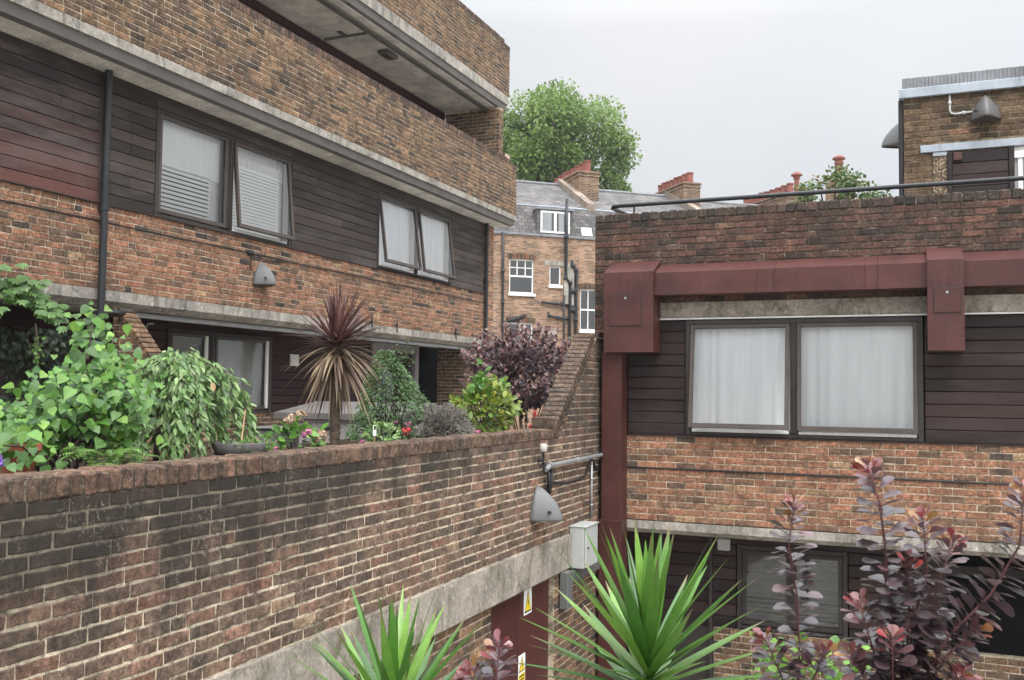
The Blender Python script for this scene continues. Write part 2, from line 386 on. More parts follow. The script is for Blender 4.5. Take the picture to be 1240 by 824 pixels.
    def leaf(s, p, d, nrm, L, W, prof, droop=0.0, fold=.25, tone=None):
        p = V(p); d = V(d).normalized(); nrm = V(nrm)
        side = d.cross(nrm)
        if side.length < 1e-4: side = d.orthogonal()
        side.normalize(); up = side.cross(d).normalized()
        vs = []; fs = []
        for t, w in prof:
            m = p + d * (t * L) + V((0, 0, -1)) * (droop * L * t * t)
            if w <= .001: vs.append([m]); continue
            e = up * (fold * w * W)
            vs.append([m + side * (w * W) + e, m, m - side * (w * W) + e])
        flat = []; off = []
        for r in vs: off.append(len(flat)); flat += r
        for i in range(len(vs) - 1):
            a, b = vs[i], vs[i + 1]; A, B = off[i], off[i + 1]
            if len(a) == 3 and len(b) == 3: fs += [[A, A + 1, B + 1, B], [A + 1, A + 2, B + 2, B + 1]]
            elif len(a) == 1 and len(b) == 3: fs += [[A, B + 1, B], [A, B + 2, B + 1]]
            elif len(a) == 3: fs += [[A, A + 1, B], [A + 1, A + 2, B]]
        s.add(flat, fs, tone)
    def build(s, name, mats, parent=None, smooth=False, local=False, uvfn=None, origin=None):
        if not isinstance(mats, (list, tuple)): mats = [mats]
        off = V((0, 0, 0)); q = parent
        if not local:
            while q is not None: off += q.location; q = q.parent
        o_loc = V((0, 0, 0))
        if parent is None and not local:
            xs = [v[0] for v in s.v]; ys = [v[1] for v in s.v]; zs = [v[2] for v in s.v]
            o_loc = V(origin) if origin else V(((min(xs) + max(xs)) / 2, (min(ys) + max(ys)) / 2, min(zs))); off = o_loc
        me = bpy.data.meshes.new(name)
        me.from_pydata([tuple(V(v) - off) for v in s.v], [], s.f)
        for m in mats: me.materials.append(m)
        me.polygons.foreach_set('material_index', s.mi)
        if smooth: me.polygons.foreach_set('use_smooth', [True] * len(s.f))
        at = me.attributes.new('tone', 'FLOAT_COLOR', 'POINT')
        buf = []
        for t in s.t: buf += [t[0], t[1], t[2], t[3] if len(t) > 3 else 1.0]
        at.data.foreach_set('color', buf)
        if uvfn:
            uv = me.uv_layers.new(name='UVMap')
            for poly in me.polygons:
                for li, vi in zip(poly.loop_indices, poly.vertices):
                    uv.data[li].uv = uvfn(V(s.v[vi]), poly.normal)
        me.update()
        o = bpy.data.objects.new(name, me); C.objects.link(o)
        o.parent = parent; o.location = o_loc
        return o

def tag(o, label=None, cat=None, group=None, kind=None):
    if label: o['label'] = label
    if cat: o['category'] = cat
    if group: o['group'] = group
    if kind: o['kind'] = kind
    return o
def thing(name, label, cat, loc, rz=0, group=None):
    o = bpy.data.objects.new(name, None); C.objects.link(o); o.location = loc; o.rotation_euler = (0, 0, rz)
    o.empty_display_size = .2
    return tag(o, label, cat, group)
def copy_tree(o, parent=None):
    c = o.copy(); C.objects.link(c)
    if parent: c.parent = parent
    for ch in list(o.children): copy_tree(ch, c)
    return c

class Fr:                                        # a wall's own axes: u along it, w out of it, z up
    def __init__(s, o, u): s.o = V(o); s.u = V(u).normalized(); s.z = V((0, 0, 1)); s.w = s.u.cross(s.z)
    def p(s, u, w, z): return s.o + s.u * u + s.w * w + s.z * z
    def box(s, mb, u0, u1, w0, w1, z0, z1, ch=.003, tone=None, jit=0):
        mb.cbox(s.p((u0 + u1) / 2, (w0 + w1) / 2, (z0 + z1) / 2), (s.u, s.w, s.z), (abs(u1 - u0) / 2, abs(w1 - w0) / 2, abs(z1 - z0) / 2), ch, jit, tone)

def clip_poly(poly, planes):
    for a, b, c in planes:
        out = []
        for i in range(len(poly)):
            p, q = poly[i], poly[(i + 1) % len(poly)]
            dp, dq = a * p[0] + b * p[1] - c, a * q[0] + b * q[1] - c
            if dp <= 0: out.append(p)
            if dp * dq < 0:
                t = dp / (dp - dq); out.append((p[0] + (q[0] - p[0]) * t, p[1] + (q[1] - p[1]) * t))
        poly = out
        if len(poly) < 3: return []
    return poly

def bricks(mb, fr, u0, u1, z0, z1, planes=(), holes=(), jit=.0012, N=1, flemish=0.0, slot=1, w=0.0, tonefn=None, gap=.0125, course=.075, gapv=.009):
    """individually laid bricks over a mortar bed, w = face offset"""
    old = mb.slot; mb.slot = slot
    rows = int(round((z1 - z0) / course)); ch_ = (z1 - z0) / max(rows, 1)
    for k in range(rows):
        zb = z0 + k * ch_ + gap / 2; zt = z0 + (k + 1) * ch_ - gap / 2
        x = u0 - (.1125 if k % 2 else 0) - U(0, .02) - (R() * .2 if flemish else 0)
        hd = R() < .5
        while x < u1:
            L = .225
            if flemish and R() < flemish: L = .1125
            a, b = max(x, u0) + gapv / 2, min(x + L, u1) - gapv / 2
            x += L
            if b - a < .02: continue
            skip = False
            for h in holes:
                if zt > h[2] + .01 and zb < h[3] - .01:
                    if a >= h[0] - .005 and b <= h[1] + .005: skip = True
                    elif a < h[0] < b: b = h[0] - .002
                    elif a < h[1] < b: a = h[1] + .002
            if skip or b - a < .02: continue
            poly = []
            for i in range(N + 1): poly.append((a + (b - a) * i / (N + 1) + U(-jit, jit), zb + U(-jit, jit)))
            poly.append((b + U(-jit, jit), zb + U(-jit, jit)))
            for i in range(N + 1): poly.append((b - (b - a) * i / (N + 1) + U(-jit, jit), zt + U(-jit, jit)))
            poly.append((a + U(-jit, jit), zt + U(-jit, jit)))
            if planes: poly = clip_poly(poly, planes)
            if len(poly) < 3: continue
            n = len(poly); cx = sum(p[0] for p in poly) / n; cz = sum(p[1] for p in poly) / n
            f = w + U(-.0022, .0025); c = .0045; tl = U(-.002, .002); tz = U(-.0015, .0015)
            def off(p, q):
                dx, dz = cx - p[0], cz - p[1]
                return (p[0] + max(-q, min(q, dx)), p[1] + max(-q, min(q, dz)))
            r0 = [fr.p(p[0], w - .016, p[1]) for p in poly]
            r1 = [fr.p(p[0], f - c, p[1]) for p in poly]
            r2 = [fr.p(*(lambda q: (q[0], f + tl * (q[0] - cx) / .1 + tz * (q[1] - cz) / .03, q[1]))(off(p, c))) for p in poly]
            fs = [list(range(2 * n, 3 * n))]
            for i in range(n):
                j = (i + 1) % n
                fs += [[i, j, n + j, n + i], [n + i, n + j, 2 * n + j, 2 * n + i]]
            mb.add(r0 + r1 + r2, fs, tonefn(cx, cz) if tonefn else (min(1, max(0, random.gauss(.5, .22))), R(), R()))
    mb.slot = old

def coping_row(mb, fr, u0, u1, w0, w1, z0, z1, pitch=.075, jit=.003, slot=1, ch=.008):
    old = mb.slot; mb.slot = slot
    n = int(round((u1 - u0) / pitch)); p = (u1 - u0) / n
    for i in range(n):
        a = u0 + i * p; d = U(-.003, .003)
        fr.box(mb, a + .005, a + p - .005, w0, w1 + d, z0, z1 + U(-.003, .004), ch, (min(1, max(0, random.gauss(.5, .22))), R(), R()), jit)
    mb.slot = 0
    fr.box(mb, u0 + .004, u1 - .004, w0 + .01, w1 - .012, z0 + .002, z1 - .012, 0)
    mb.slot = old

# ------------------------------------------------------------------ setting
mb = MB(); mb.box((-150, -150, G - 1), (150, 220, G)); tag(mb.build('ground', M['paving']), kind='structure')
mb = MB(); mb.box((-14, -2, G - .5), (-3.67, 24, -1.1)); tag(mb.build('terrace_floor', M['paving']), kind='structure')
mb = MB()
nu, nv = 60, 12; vs = []; fs = []
for i in range(nu + 1):
    for j in range(nv + 1):
        x = -5.25 + 1.59 * j / nv; y = 1.5 + 9.3 * i / nu
        vs.append(V((x, y, -.53 + U(-.03, .03))))
for i in range(nu):
    for j in range(nv):
        a = i * (nv + 1) + j; fs.append([a, a + 1, a + nv + 2, a + nv + 1])
mb.add(vs, fs); mb.box((-5.25, 1.5, -1.12), (-3.67, 10.8, -.62))
tag(mb.build('planting_bed', M['soil'], smooth=False), kind='structure')

LW = Fr((-8.5, 0, 0), (0, 1, 0))       # left block, street face
RW = Fr((0, 11, 0), (1, 0, 0))         # right block face
PW = Fr((-3.45, 0, 0), (0, 1, 0))      # garden wall face

# ------------------------------------------------------------------ window unit
def window_unit(parent, fr, u0, u1, z0, z1, w=0.0, opens=(0, 0), fills=('curtain', 'curtain'), mull=.13, cs=None, glass='glass', label=None, sm='sash'):
    mb = MB(); fw = .055
    fr.box(mb, u0, u0 + fw, w - .12, w + .02, z0, z1); fr.box(mb, u1 - fw, u1, w - .12, w + .02, z0, z1)
    fr.box(mb, u0 + fw, u1 - fw, w - .12, w + .018, z1 - fw, z1); fr.box(mb, u0 + fw, u1 - fw, w - .12, w + .012, z0, z0 + .04)
    um = (u0 + u1) / 2 if cs is None else cs
    fr.box(mb, um - mull / 2, um + mull / 2, w - .12, w + .012, z0 + .055, z1 - fw)
    fr.box(mb, um - .012, um + .012, w + .012, w + .024, z0 + .055, z1 - fw)
    f = mb.build('window', M['frame'], parent)
    if label: f['label'] = label
    bays = [(u0 + fw, um - mull / 2), (um + mull / 2, u1 - fw)]
    for k, (a, b) in enumerate(bays):
        ang = opens[k]; zt = z1 - fw - .004; zb = z0 + (.085 if opens[k] > .02 else .055); sw = .042
        a += .004; b -= .004
        def T(u, wl, z):
            dz = z - zt; return fr.p(u, w + .0 + wl * math.cos(ang) - dz * math.sin(ang) * 1.0, zt + dz * math.cos(ang) + wl * math.sin(ang) * 0)
        W2 = (fr.w * math.cos(ang) + fr.z * math.sin(ang)).normalized(); Z2 = (fr.z * math.cos(ang) - fr.w * math.sin(ang)).normalized()
        def bx(mbx, ua, ub, za, zc, wa, wc):
            mbx.cbox(fr.p((ua + ub) / 2, w, zt) + Z2 * ((za + zc) / 2 - zt) + W2 * ((wa + wc) / 2), (fr.u, W2, Z2), ((ub - ua) / 2, (wc - wa) / 2, (zc - za) / 2), .003)
        s = MB()
        bx(s, a, a + sw, zb, zt, -.03, .02); bx(s, b - sw, b, zb, zt, -.03, .02)
        bx(s, a + sw, b - sw, zt - sw, zt, -.03, .018); bx(s, a + sw, b - sw, zb, zb + sw + .01, -.03, .022)
        s.build('sash', M[sm], f)
        g = MB(); qp = lambda uu, zz: fr.p(uu, w, zt) + Z2 * (zz - zt) + W2 * -.005
        g.add([qp(a + sw - .004, zb + sw), qp(b - sw + .004, zb + sw), qp(b - sw + .004, zt - sw + .004), qp(a + sw - .004, zt - sw + .004)], [(0, 1, 2, 3)])
        g.build('pane', M[glass], f)
        if ang > 0.02:
            q = MB(); fr.box(q, a + .01, b - .01, w - .10, w + .004, z0 + .041, z0 + .075); q.build('inner_sill', M['white'], f)
            q = MB(); fr.box(q, b - .002, b + .003, w - .10, w + .0, z0 + .08, zt - .03, 0); q.build('inner_jamb', M['white'], f)
        kind = fills[k]; ww = w - .09
        fill = MB()
        if kind == 'blind_dim':
            zz = zt
            while zz > zb - .02:
                d = fr.w * math.cos(.75) - fr.z * math.sin(.75)
                fill.cbox(fr.p((a + b) / 2, ww, zz), (fr.u, d, fr.u.cross(d)), ((b - a) / 2, .020, .001), 0, 0, (R(), R(), R())); zz -= .036 * U(.9, 1.1) if zz > zb + .35 else .05 * U(.7, 1.3)
            fill.build('blind', M['net'], f)
        elif kind in ('curtain', 'net'):
            n = 70; ph = U(0, 6)
            hh = zt + .05; vs = []; fs = []
            for i in range(n + 1):
                uu = a - .05 + (b - a + .1) * i / n
                for j in range(5):
                    zz = hh - (hh - zb + .04) * j / 4
                    amp = .012 + .016 * (j / 4)
                    vs.append(fr.p(uu, ww + amp * (.8 * math.sin(uu * 14 + ph + .8 * math.sin(uu * 5 + ph)) + .5 * math.sin(uu * 37 + 3 * math.sin(uu * 7 + 2 * ph) + j * .3)) + .003 * math.sin(uu * 90 + 2 * math.sin(uu * 11)), zz))
            for i in range(n):
                for j in range(4):
                    q = i * 5 + j; fs.append([q, q + 1, q + 6, q + 5])
            fill.add(vs, fs); fill.build('curtain', M['curtain' if kind == 'curtain' else 'net'], f, smooth=True)
        else:
            top = zt - (.42 if kind == 'blind_low' else .30)
            if kind == 'blind_low':
                sh = MB(); fr.box(sh, a, b, ww - .03, ww - .02, top - .18, zt + .02, 0); sh.build('curtain', M['curtain'], f)
                top -= .15
            else:
                sh = MB(); fr.box(sh, a, b, ww - .03, ww - .02, top - .02, top + .16, 0); sh.build('blind_head', M['white'], f)
                fr.box(fill, a, b, ww - .06, ww - .055, top + .16, zt + .03, 0)
            zz = top; sp = .056 if kind == 'blind_low' else .047
            b2 = b - (.2 if kind == 'blind_low' else .12)
            while zz > zb - .02:
                c = fr.p((a + b2) / 2, ww, zz); tl = 1.08 if kind == 'blind_low' else 1.2
                d = fr.w * math.cos(tl) - fr.z * math.sin(tl)
                fill.cbox(c, (fr.u, d, fr.u.cross(d)), ((b2 - a) / 2, .026, .001), 0); zz -= sp
            fill.build('blind', M['blind'], f)
            if True:
                q = MB(); fr.box(q, b2 + .01, b + .02, ww - .05, ww - .04, zb - .05, zt + .02, 0); q.build('side_reveal', M['white'], f)
    return f

def boards(mb, fr, u0, u1, z0, z1, w, n, gap=.007, th=.03, joints=0.0, tf=None):
    h = (z1 - z0) / n
    for i in range(n):
        a, b = z0 + i * h + gap / 2, z0 + (i + 1) * h - gap / 2
        cuts = [u0, u1]
        if joints and R() < joints: cuts.insert(1, U(u0 + .3, u1 - .3) if u1 - u0 > .8 else (u0 + u1) / 2)
        for c0, c1 in zip(cuts, cuts[1:]):
            tl = U(-.05, .02)
            mb.cbox(fr.p((c0 + c1) / 2, w - th / 2 + U(-.002, .002), (a + b) / 2), (fr.u, (fr.w + fr.z * tl).normalized(), (fr.z - fr.w * tl).normalized()), ((c1 - c0) / 2 - .001, th / 2, (b - a) / 2), .005, 0, tf(i, n) if tf else None)

def downpipe(parent, pts, r, clips=(), name='drainpipe', mat='pipe'):
    mb = MB(); mb.tube(pts, r, 14)
    for c in clips: mb.tube([V(c) - V((0, 0, .03)), V(c) + V((0, 0, .03))], r * 1.25, 14); mb.box(V(c) - V((r * 3, .02, .02)), V(c) + V((0, .02, .02)))
    return mb.build(name, M[mat], parent, smooth=False)

# ------------------------------------------------------------------ LEFT BLOCK
Y0, Y1 = 3.0, 18.5
LB = thing('apartment_block', 'long brick apartment block on the left with balconies, dark boards and tilted windows', 'building', (-11, 11, -1.1))
# solid core, dark behind the glass
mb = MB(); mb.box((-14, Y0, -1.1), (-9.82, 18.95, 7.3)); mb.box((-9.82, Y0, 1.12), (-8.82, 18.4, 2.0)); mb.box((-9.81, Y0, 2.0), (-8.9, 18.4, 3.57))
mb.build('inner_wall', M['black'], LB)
# brick spandrel between the two bands
mb = MB(); mb.box((-8.8, Y0, 1.087), (-8.506, Y1, 2.055))
bricks(mb, LW, Y0, Y1, 1.087, 2.062, jit=.0016, flemish=.12)
mb.box((-8.8, Y1 + .06, .9), (-8.506, 18.98, 3.575))
bricks(mb, LW, Y1 + .06, 18.98, .9, 3.575, jit=.0016)
mb.build('brick_spandrel', [M['m_spandrel'], M['b_spandrel']], LB)
# concrete bands / slabs (profiles extruded along the block)
def band(name, prof, y0, y1, mat):
    mb = MB(); yy = y0
    while yy < y1 - .01:
        L = min(3.05, y1 - yy); mb.prism([(x, yy + .003, z) for x, z in prof], (0, L - .006, 0)); yy += L
    return mb.build(name, M[mat], LB)
band('concrete_band', [(-8.49, 1.087), (-8.49, .965), (-8.60, .90), (-9.7, .90), (-9.7, 1.087)], Y0, 18.54, 'concrete')
mb = MB(); mb.box((-8.80, 8.25, .835), (-8.72, 18.3, .897), ch=.01); mb.build('soffit_strip', M['galv'], LB)
band('balcony_slab', [(-8.02, 3.815), (-8.02, 3.705), (-8.10, 3.70), (-8.10, 3.815)], Y0, 19.08, 'concrete')
mb = MB(); mb.prism([(-8.07, Y0, 3.70), (-8.045, Y0, 3.70), (-8.065, Y0, 3.585), (-8.16, Y0, 3.575), (-8.16, Y0, 3.70)], (0, 19.04 - Y0, 0)); mb.build('drip_edge', M['dark_edge'], LB)
mb = MB(); mb.box((-9.9, Y0, 3.58), (-8.12, 19.03, 3.80)); mb.build('soffit', M['soffit'], LB)
band('roof_slab', [(-8.24, 6.49), (-8.24, 6.29), (-8.34, 6.285), (-8.34, 6.49)], Y0, 19.08, 'concrete')
mb = MB(); mb.prism([(-8.29, Y0, 6.285), (-8.265, Y0, 6.285), (-8.28, Y0, 6.16), (-8.37, Y0, 6.13), (-8.37, Y0, 6.285)], (0, 19.04 - Y0, 0))
mb.box((-8.62, Y0, 6.085), (-8.50, 18.58, 6.128), ch=.006); mb.build('drip_edge', M['dark_edge'], LB)
mb = MB(); mb.box((-9.9, Y0, 6.13), (-8.345, 19.03, 6.47)); mb.build('soffit', M['soffit'], LB)
# balcony ceiling fittings
mb = MB(); mb.box((-9.5, 13.80, 6.09), (-8.64, 13.83, 6.128)); mb.box((-9.12, 13.6, 6.118), (-9.02, 13.85, 6.129)); mb.build('ceiling_strip', M['dark_edge'], LB)
mb = MB(); mb.box((-8.92, 14.62, 6.05), (-8.70, 15.02, 6.129), ch=.02); o = mb.build('ceiling_light', M['lamp_dark'], LB)
mb = MB(); mb.box((-8.885, 14.67, 6.038), (-8.735, 14.97, 6.052), ch=.005); mb.build('diffuser', M['diffuser'], o)
mb = MB(); mb.box((-8.9, 15.9, 6.115), (-8.76, 16.2, 6.129)); mb.build('ceiling_hatch', M['white'], LB)
# parapets
def parapet(x, z0, z1, y1, mat, nm, label=None):
    f = Fr((x, 0, 0), (0, 1, 0)); mb = MB()
    mb.box((x - .215, Y0, z0), (x - .006, y1 - .004, z1 - .105)); bricks(mb, f, Y0, y1, z0, z1 - .105, jit=.0014, flemish=.1)
    e = Fr((x - .215, y1, 0), (-1, 0, 0))
    o = mb.build('parapet', [M['m_dark'], M[mat]], LB)
    mb = MB(); coping_row(mb, f, Y0, y1 - .3, -.22, .004, z1 - .105, z1); coping_row(mb, f, y1 - .3, y1, -.22, .004, z1 - .17, z1 - .075)
    mb.build('coping', [M['m_soot'], M['b_capping']], o)
    return o
parapet(-8.02, 3.815, 4.985, 19.09, 'b_parapet', 'p')
parapet(-8.24, 6.49, 7.70, 19.14, 'b_parapet', 'p')
# balcony back wall and end wall
f = Fr((-9.55, 0, 0), (0, 1, 0)); mb = MB(); boards(mb, f, Y0, 18.59, 3.82, 6.12, 0, 16, th=.2); mb.build('balcony_back_wall', M['wood_maroon'], LB)
f = Fr((-9.55, 18.6, 0), (1, 0, 0)); mb = MB(); mb.box((-9.55, 18.606, 3.82), (-8.246, 18.82, 6.128)); bricks(mb, f, 0, 1.31, 3.815, 6.09)
f = Fr((-8.24, 18.6, 0), (0, 1, 0)); bricks(mb, f, 0, .225, 3.815, 6.09)
mb.build('balcony_end_wall', [M['m_dark'], M['b_parapet']], LB)
f = Fr((-8.6, 18.62, 0), (1, 0, 0)); mb = MB(); coping_row(mb, f, 0, .5, -.3, 0.0, 4.985, 5.12); mb.build('coping', [M['m_dark'], M['b_coping']], LB)
# cladding
ZB, ZT = 2.065, 3.40
mb = MB(); boards(mb, LW, Y0, 8.00, ZB, 3.535, 0, 11, joints=.5, tf=lambda i, n: (min(1, max(0, .95 - 1.0 * i / n + U(-.15, .15))), R(), R())); mb.build('timber_cladding', M['wood_red'], LB)['label'] = 'worn reddish timber cladding'
mb = MB()
for a, b in ((8.07, 8.86), (11.63, 14.07), (16.90, 18.44)):
    boards(mb, LW, a, b, ZB, 3.50, 0, 11, joints=.3)
boards(mb, LW, 8.86, 11.63, 3.405, 3.50, -.0, 1, th=.09); boards(mb, LW, 14.07, 16.90, 3.425, 3.50, 0, 1, th=.09)
mb.box((-8.56, 8.0, ZB), (-8.53, 8.07, 3.53)); mb.box((-8.75, Y0, 3.50), (-8.515, 18.5, 3.578))
mb.box((-8.6, Y0, 2.055), (-8.475, 18.48, 2.068))
mb.build('timber_cladding', M['wood'], LB)
# windows of the upper storey
window_unit(LB, LW, 8.87, 11.62, 2.07, 3.40, -.02, (0, .10), ('blind_low', 'blind'))
window_unit(LB, LW, 14.08, 16.89, 2.09, 3.42, -.02, (.135, .125), ('curtain', 'curtain'))
# pipes and cable
downpipe(LB, [(-8.42, 8.02, 3.58), (-8.42, 8.02, .40)], .042, [(-8.42, 8.02, 2.0), (-8.42, 8.02, .80)])
mb = MB(); mb.tube([(-8.6, 8.0, .80), (-8.36, 8.06, .82), (-8.36, 8.30, .83)], .035, 10); mb.build('drain_branch', M['pipe'], LB, smooth=True)
downpipe(LB, [(-8.45, 18.50, 3.57), (-8.45, 18.50, -1.1)], .04, [(-8.45, 18.5, 2.3)])
mb = MB(); y = Y0; pts = []
while y < 18.45: pts.append((-8.487, y, 1.86 + U(-.006, .006))); y += .45
mb.tube(pts, .009, 6)
mb.tube([(-8.485, 10.68, 1.86), (-8.48, 10.69, 1.75), (-8.485, 10.70, 1.62)], .008, 6); mb.box((-8.50, 10.62, 1.83), (-8.46, 10.74, 1.90), ch=.01)
pts = [(-8.485, 10.74, 1.87), (-8.48, 11.0, 1.80), (-8.485, 11.3, 1.83), (-8.485, 11.7, 1.86)]; mb.tube(pts, .007, 6)
mb.build('cable', M['pipe'], LB, smooth=True)
for y in (13.9, 14.75, 17.1):
    mb = MB(); mb.tube([(-8.47, y, 1.24), (-8.47, y + .01, 1.03), (-8.45, y + .01, 1.0)], .010, 6); mb.box((-8.5, y - .015, 1.12), (-8.46, y + .015, 1.15)); mb.build('hook', M['pipe'], LB)
# ground storey, set back under the band
GW = Fr((-9.5, 0, 0), (0, 1, 0))
mb = MB(); mb.box((-9.8, Y0, -1.1), (-9.506, 15.6, -.40)); bricks(mb, GW, Y0, 15.6, -1.1, -.40)
f = Fr((-9.5, 18.3, 0), (1, 0, 0)); mb.box((-9.5, 18.306, -1.1), (-8.52, 18.5, .895)); bricks(mb, f, 0, .98, -1.1, .895)
mb.build('ground_storey_wall', [M['m_spandrel'], M['b_parapet']], LB)
mb = MB(); boards(mb, GW, Y0, 10.20, -.39, .89, 0, 10); boards(mb, GW, 12.56, 14.3, -.39, .89, 0, 10); boards(mb, GW, 14.3, 15.6, -.39, .89, -.02, 10)
mb.box((-9.7, 10.2, .80), (-9.5, 12.56, .895)); mb.build('maroon_cladding', M['wood_maroon'], LB)
window_unit(LB, GW, 10.22, 12.54, -.40, .80, 0, (0, 0), ('net', 'net'), .17, cs=11.12)
for u in (10.97, 12.38):
    mb = MB(); GW.box(mb, u, u + .06, .0, .03, -.33, .73); mb.build('window_trim', M['white'], LB)
mb = MB(); GW.box(mb, 15.62, 15.72, -.15, .02, -1.1, .89); GW.box(mb, 17.28, 17.42, -.15, .03, -1.1, .89); GW.box(mb, 15.72, 17.28, -.1, .01, .72, .89); mb.build('door_frame', M['shed'], LB)
mb = MB(); GW.box(mb, 15.73, 17.27, -.1, -.05, -1.09, .71); o = mb.build('door', M['frame'], LB)
mb = MB(); GW.box(mb, 15.9, 17.1, -.05, -.04, -.6, .6); mb.build('pane', M['glass_dark'], o)
mb = MB(); GW.box(mb, 13.02, 13.24, 0, .04, .36, .55, .008); GW.box(mb, 13.05, 13.21, .04, .05, .39, .52, .003); mb.build('wall_vent', M['white'], LB)
mb = MB(); GW.box(mb, 9.72, 9.86, 0, .05, .44, .60, .01); mb.tube([GW.p(9.79, .03, .60), GW.p(9.79, .03, .78), GW.p(9.83, .03, .83), GW.p(9.93, .03, .84)], .012, 8); mb.build('switch_box', M['grey_metal'], LB)

# ------------------------------------------------------------------ raking brick wing beside the left block
f = Fr((-8.5, 8.28, 0), (1, 0, 0)); mb = MB()
pl = [(.78, .63, .61)]
mb.prism([(-8.5, 8.286, -1.1), (-6.9, 8.286, -1.1), (-6.9, 8.286, -.9), (-8.44, 8.286, .85), (-8.5, 8.286, .88)], (0, .21, 0))
bricks(mb, f, 0, 1.6, -1.1, .92, planes=[(1.75, 1.54, 1.54 * .86 + 1.75 * .05)])
d = V((1.54, 0, -1.75)).normalized(); n = V((1.75, 0, 1.54)).normalized(); mb.slot = 1
for i in range(28):
    mb.cbox(V((-8.46, 8.39, .87)) + d * (.04 + i * .077), (d, V((0, 1, 0)), n), (.033, .115, .05), .006, .002)
tag(mb.build('garden_wing_wall', [M['m_spandrel'], M['b_parapet']]), 'short brick wing wall with a steep sloping top, half hidden behind leafy shrubs', 'wall')

# ------------------------------------------------------------------ GARDEN WALL with lintel, door
WALL = thing('garden_wall', 'sooty brick garden wall with brick on edge coping rising to a steep slope at its far end', 'wall', (-3.6, 5, G))
WY0 = -1.5
mb = MB(); mb.prism([(-3.456, WY0, -1.54), (-3.456, 10.99, -1.54), (-3.456, 10.99, .62), (-3.456, 10.72, .62), (-3.456, 9.45, -.50), (-3.456, WY0, -.50)], (-.205, 0, 0))
def ptone(u, z): return (min(1, max(0, random.gauss(.5, .19))), R(), R())
bricks(mb, PW, WY0, 10.99, -1.538, -.49, jit=.0036, N=3, flemish=.14, tonefn=ptone, gap=.014)
k = 1.03 / 1.27
bricks(mb, PW, 9.25, 10.99, -.49, .71, jit=.002, N=1, planes=[(-.9, 1.07, 1.07 * (-.51) - .9 * 9.36)], flemish=.1, tonefn=ptone)
mb.build('brickwork', [M['m_planter'], M['b_planter']], WALL)
mb = MB(); coping_row(mb, PW, WY0, 9.30, -.225, .006, -.498, -.392, jit=.004, ch=.012)
mb.slot = 1; d = V((0, 1.27, 1.06)).normalized(); n = V((0, -1.06, 1.27)).normalized()
for i in range(22):
    p = V((-3.557, 9.30, -.44)) + d * (.03 + i * .0765)
    if p.y > 10.95: break
    mb.cbox(p, (V((1, 0, 0)), d, n), (.114, .0335, .052), .008, .003, (U(.12, .5), R(), R()))
mb.slot = 0; mb.cbox(V((-3.557, 9.30, -.44)) + d * .8, (V((1, 0, 0)), d, n), (.104, .80, .04), 0)
mb.slot = 1; mb.cbox((-3.557, 9.27, -.335), (V((1, 0, 0)), V((0, 1, 0)), V((0, 0, 1))), (.114, .05, .055), .008, .003, (.3, .4, .5))
mb.build('coping', [M['m_soot'], M['b_coping']], WALL)
mb = MB(); mb.prism([(-3.42, WY0, -1.54), (-3.42, WY0, -1.885), (-3.432, WY0, -1.90), (-3.77, WY0, -1.90), (-3.77, WY0, -1.54)], (0, 9.79 - WY0, 0)); mb.build('concrete_lintel', M['concrete_lintel'], WALL)
mb = MB(); mb.box((-3.78, WY0, G), (-3.468, 7.78, -1.90)); mb.box((-3.78, 9.38, G), (-3.468, 10.99, -1.54))
LP = Fr((-3.462, 0, 0), (0, 1, 0))
bricks(mb, LP, WY0, 7.78, G, -1.90, N=1, flemish=.1); bricks(mb, LP, 9.38, 10.99, G, -1.90, N=1, flemish=.1); bricks(mb, LP, 9.79, 10.99, -1.90, -1.54)
mb.build('lower_brickwork', [M['m_spandrel'], M['b_parapet']], WALL)
mb = MB(); DR = Fr((-3.52, 0, 0), (0, 1, 0))
DR.box(mb, 7.80, 8.57, -.05, 0, G + .02, -1.91, .006, (0.2, .5, .5)); DR.box(mb, 8.58, 9.36, -.05, .002, G + .02, -1.91, .006, (.8, .5, .5))
o = mb.build('door', M['maroon_door'], WALL)
mb = MB(); DR.box(mb, 8.50, 8.53, 0, .05, -3.0, -2.8, .006); mb.build('handle', M['galv'], o)
mb = MB(); DR.box(mb, 7.78, 9.38, -.09, -.06, G, -1.9, 0); mb.build('door_recess', M['black'], WALL)

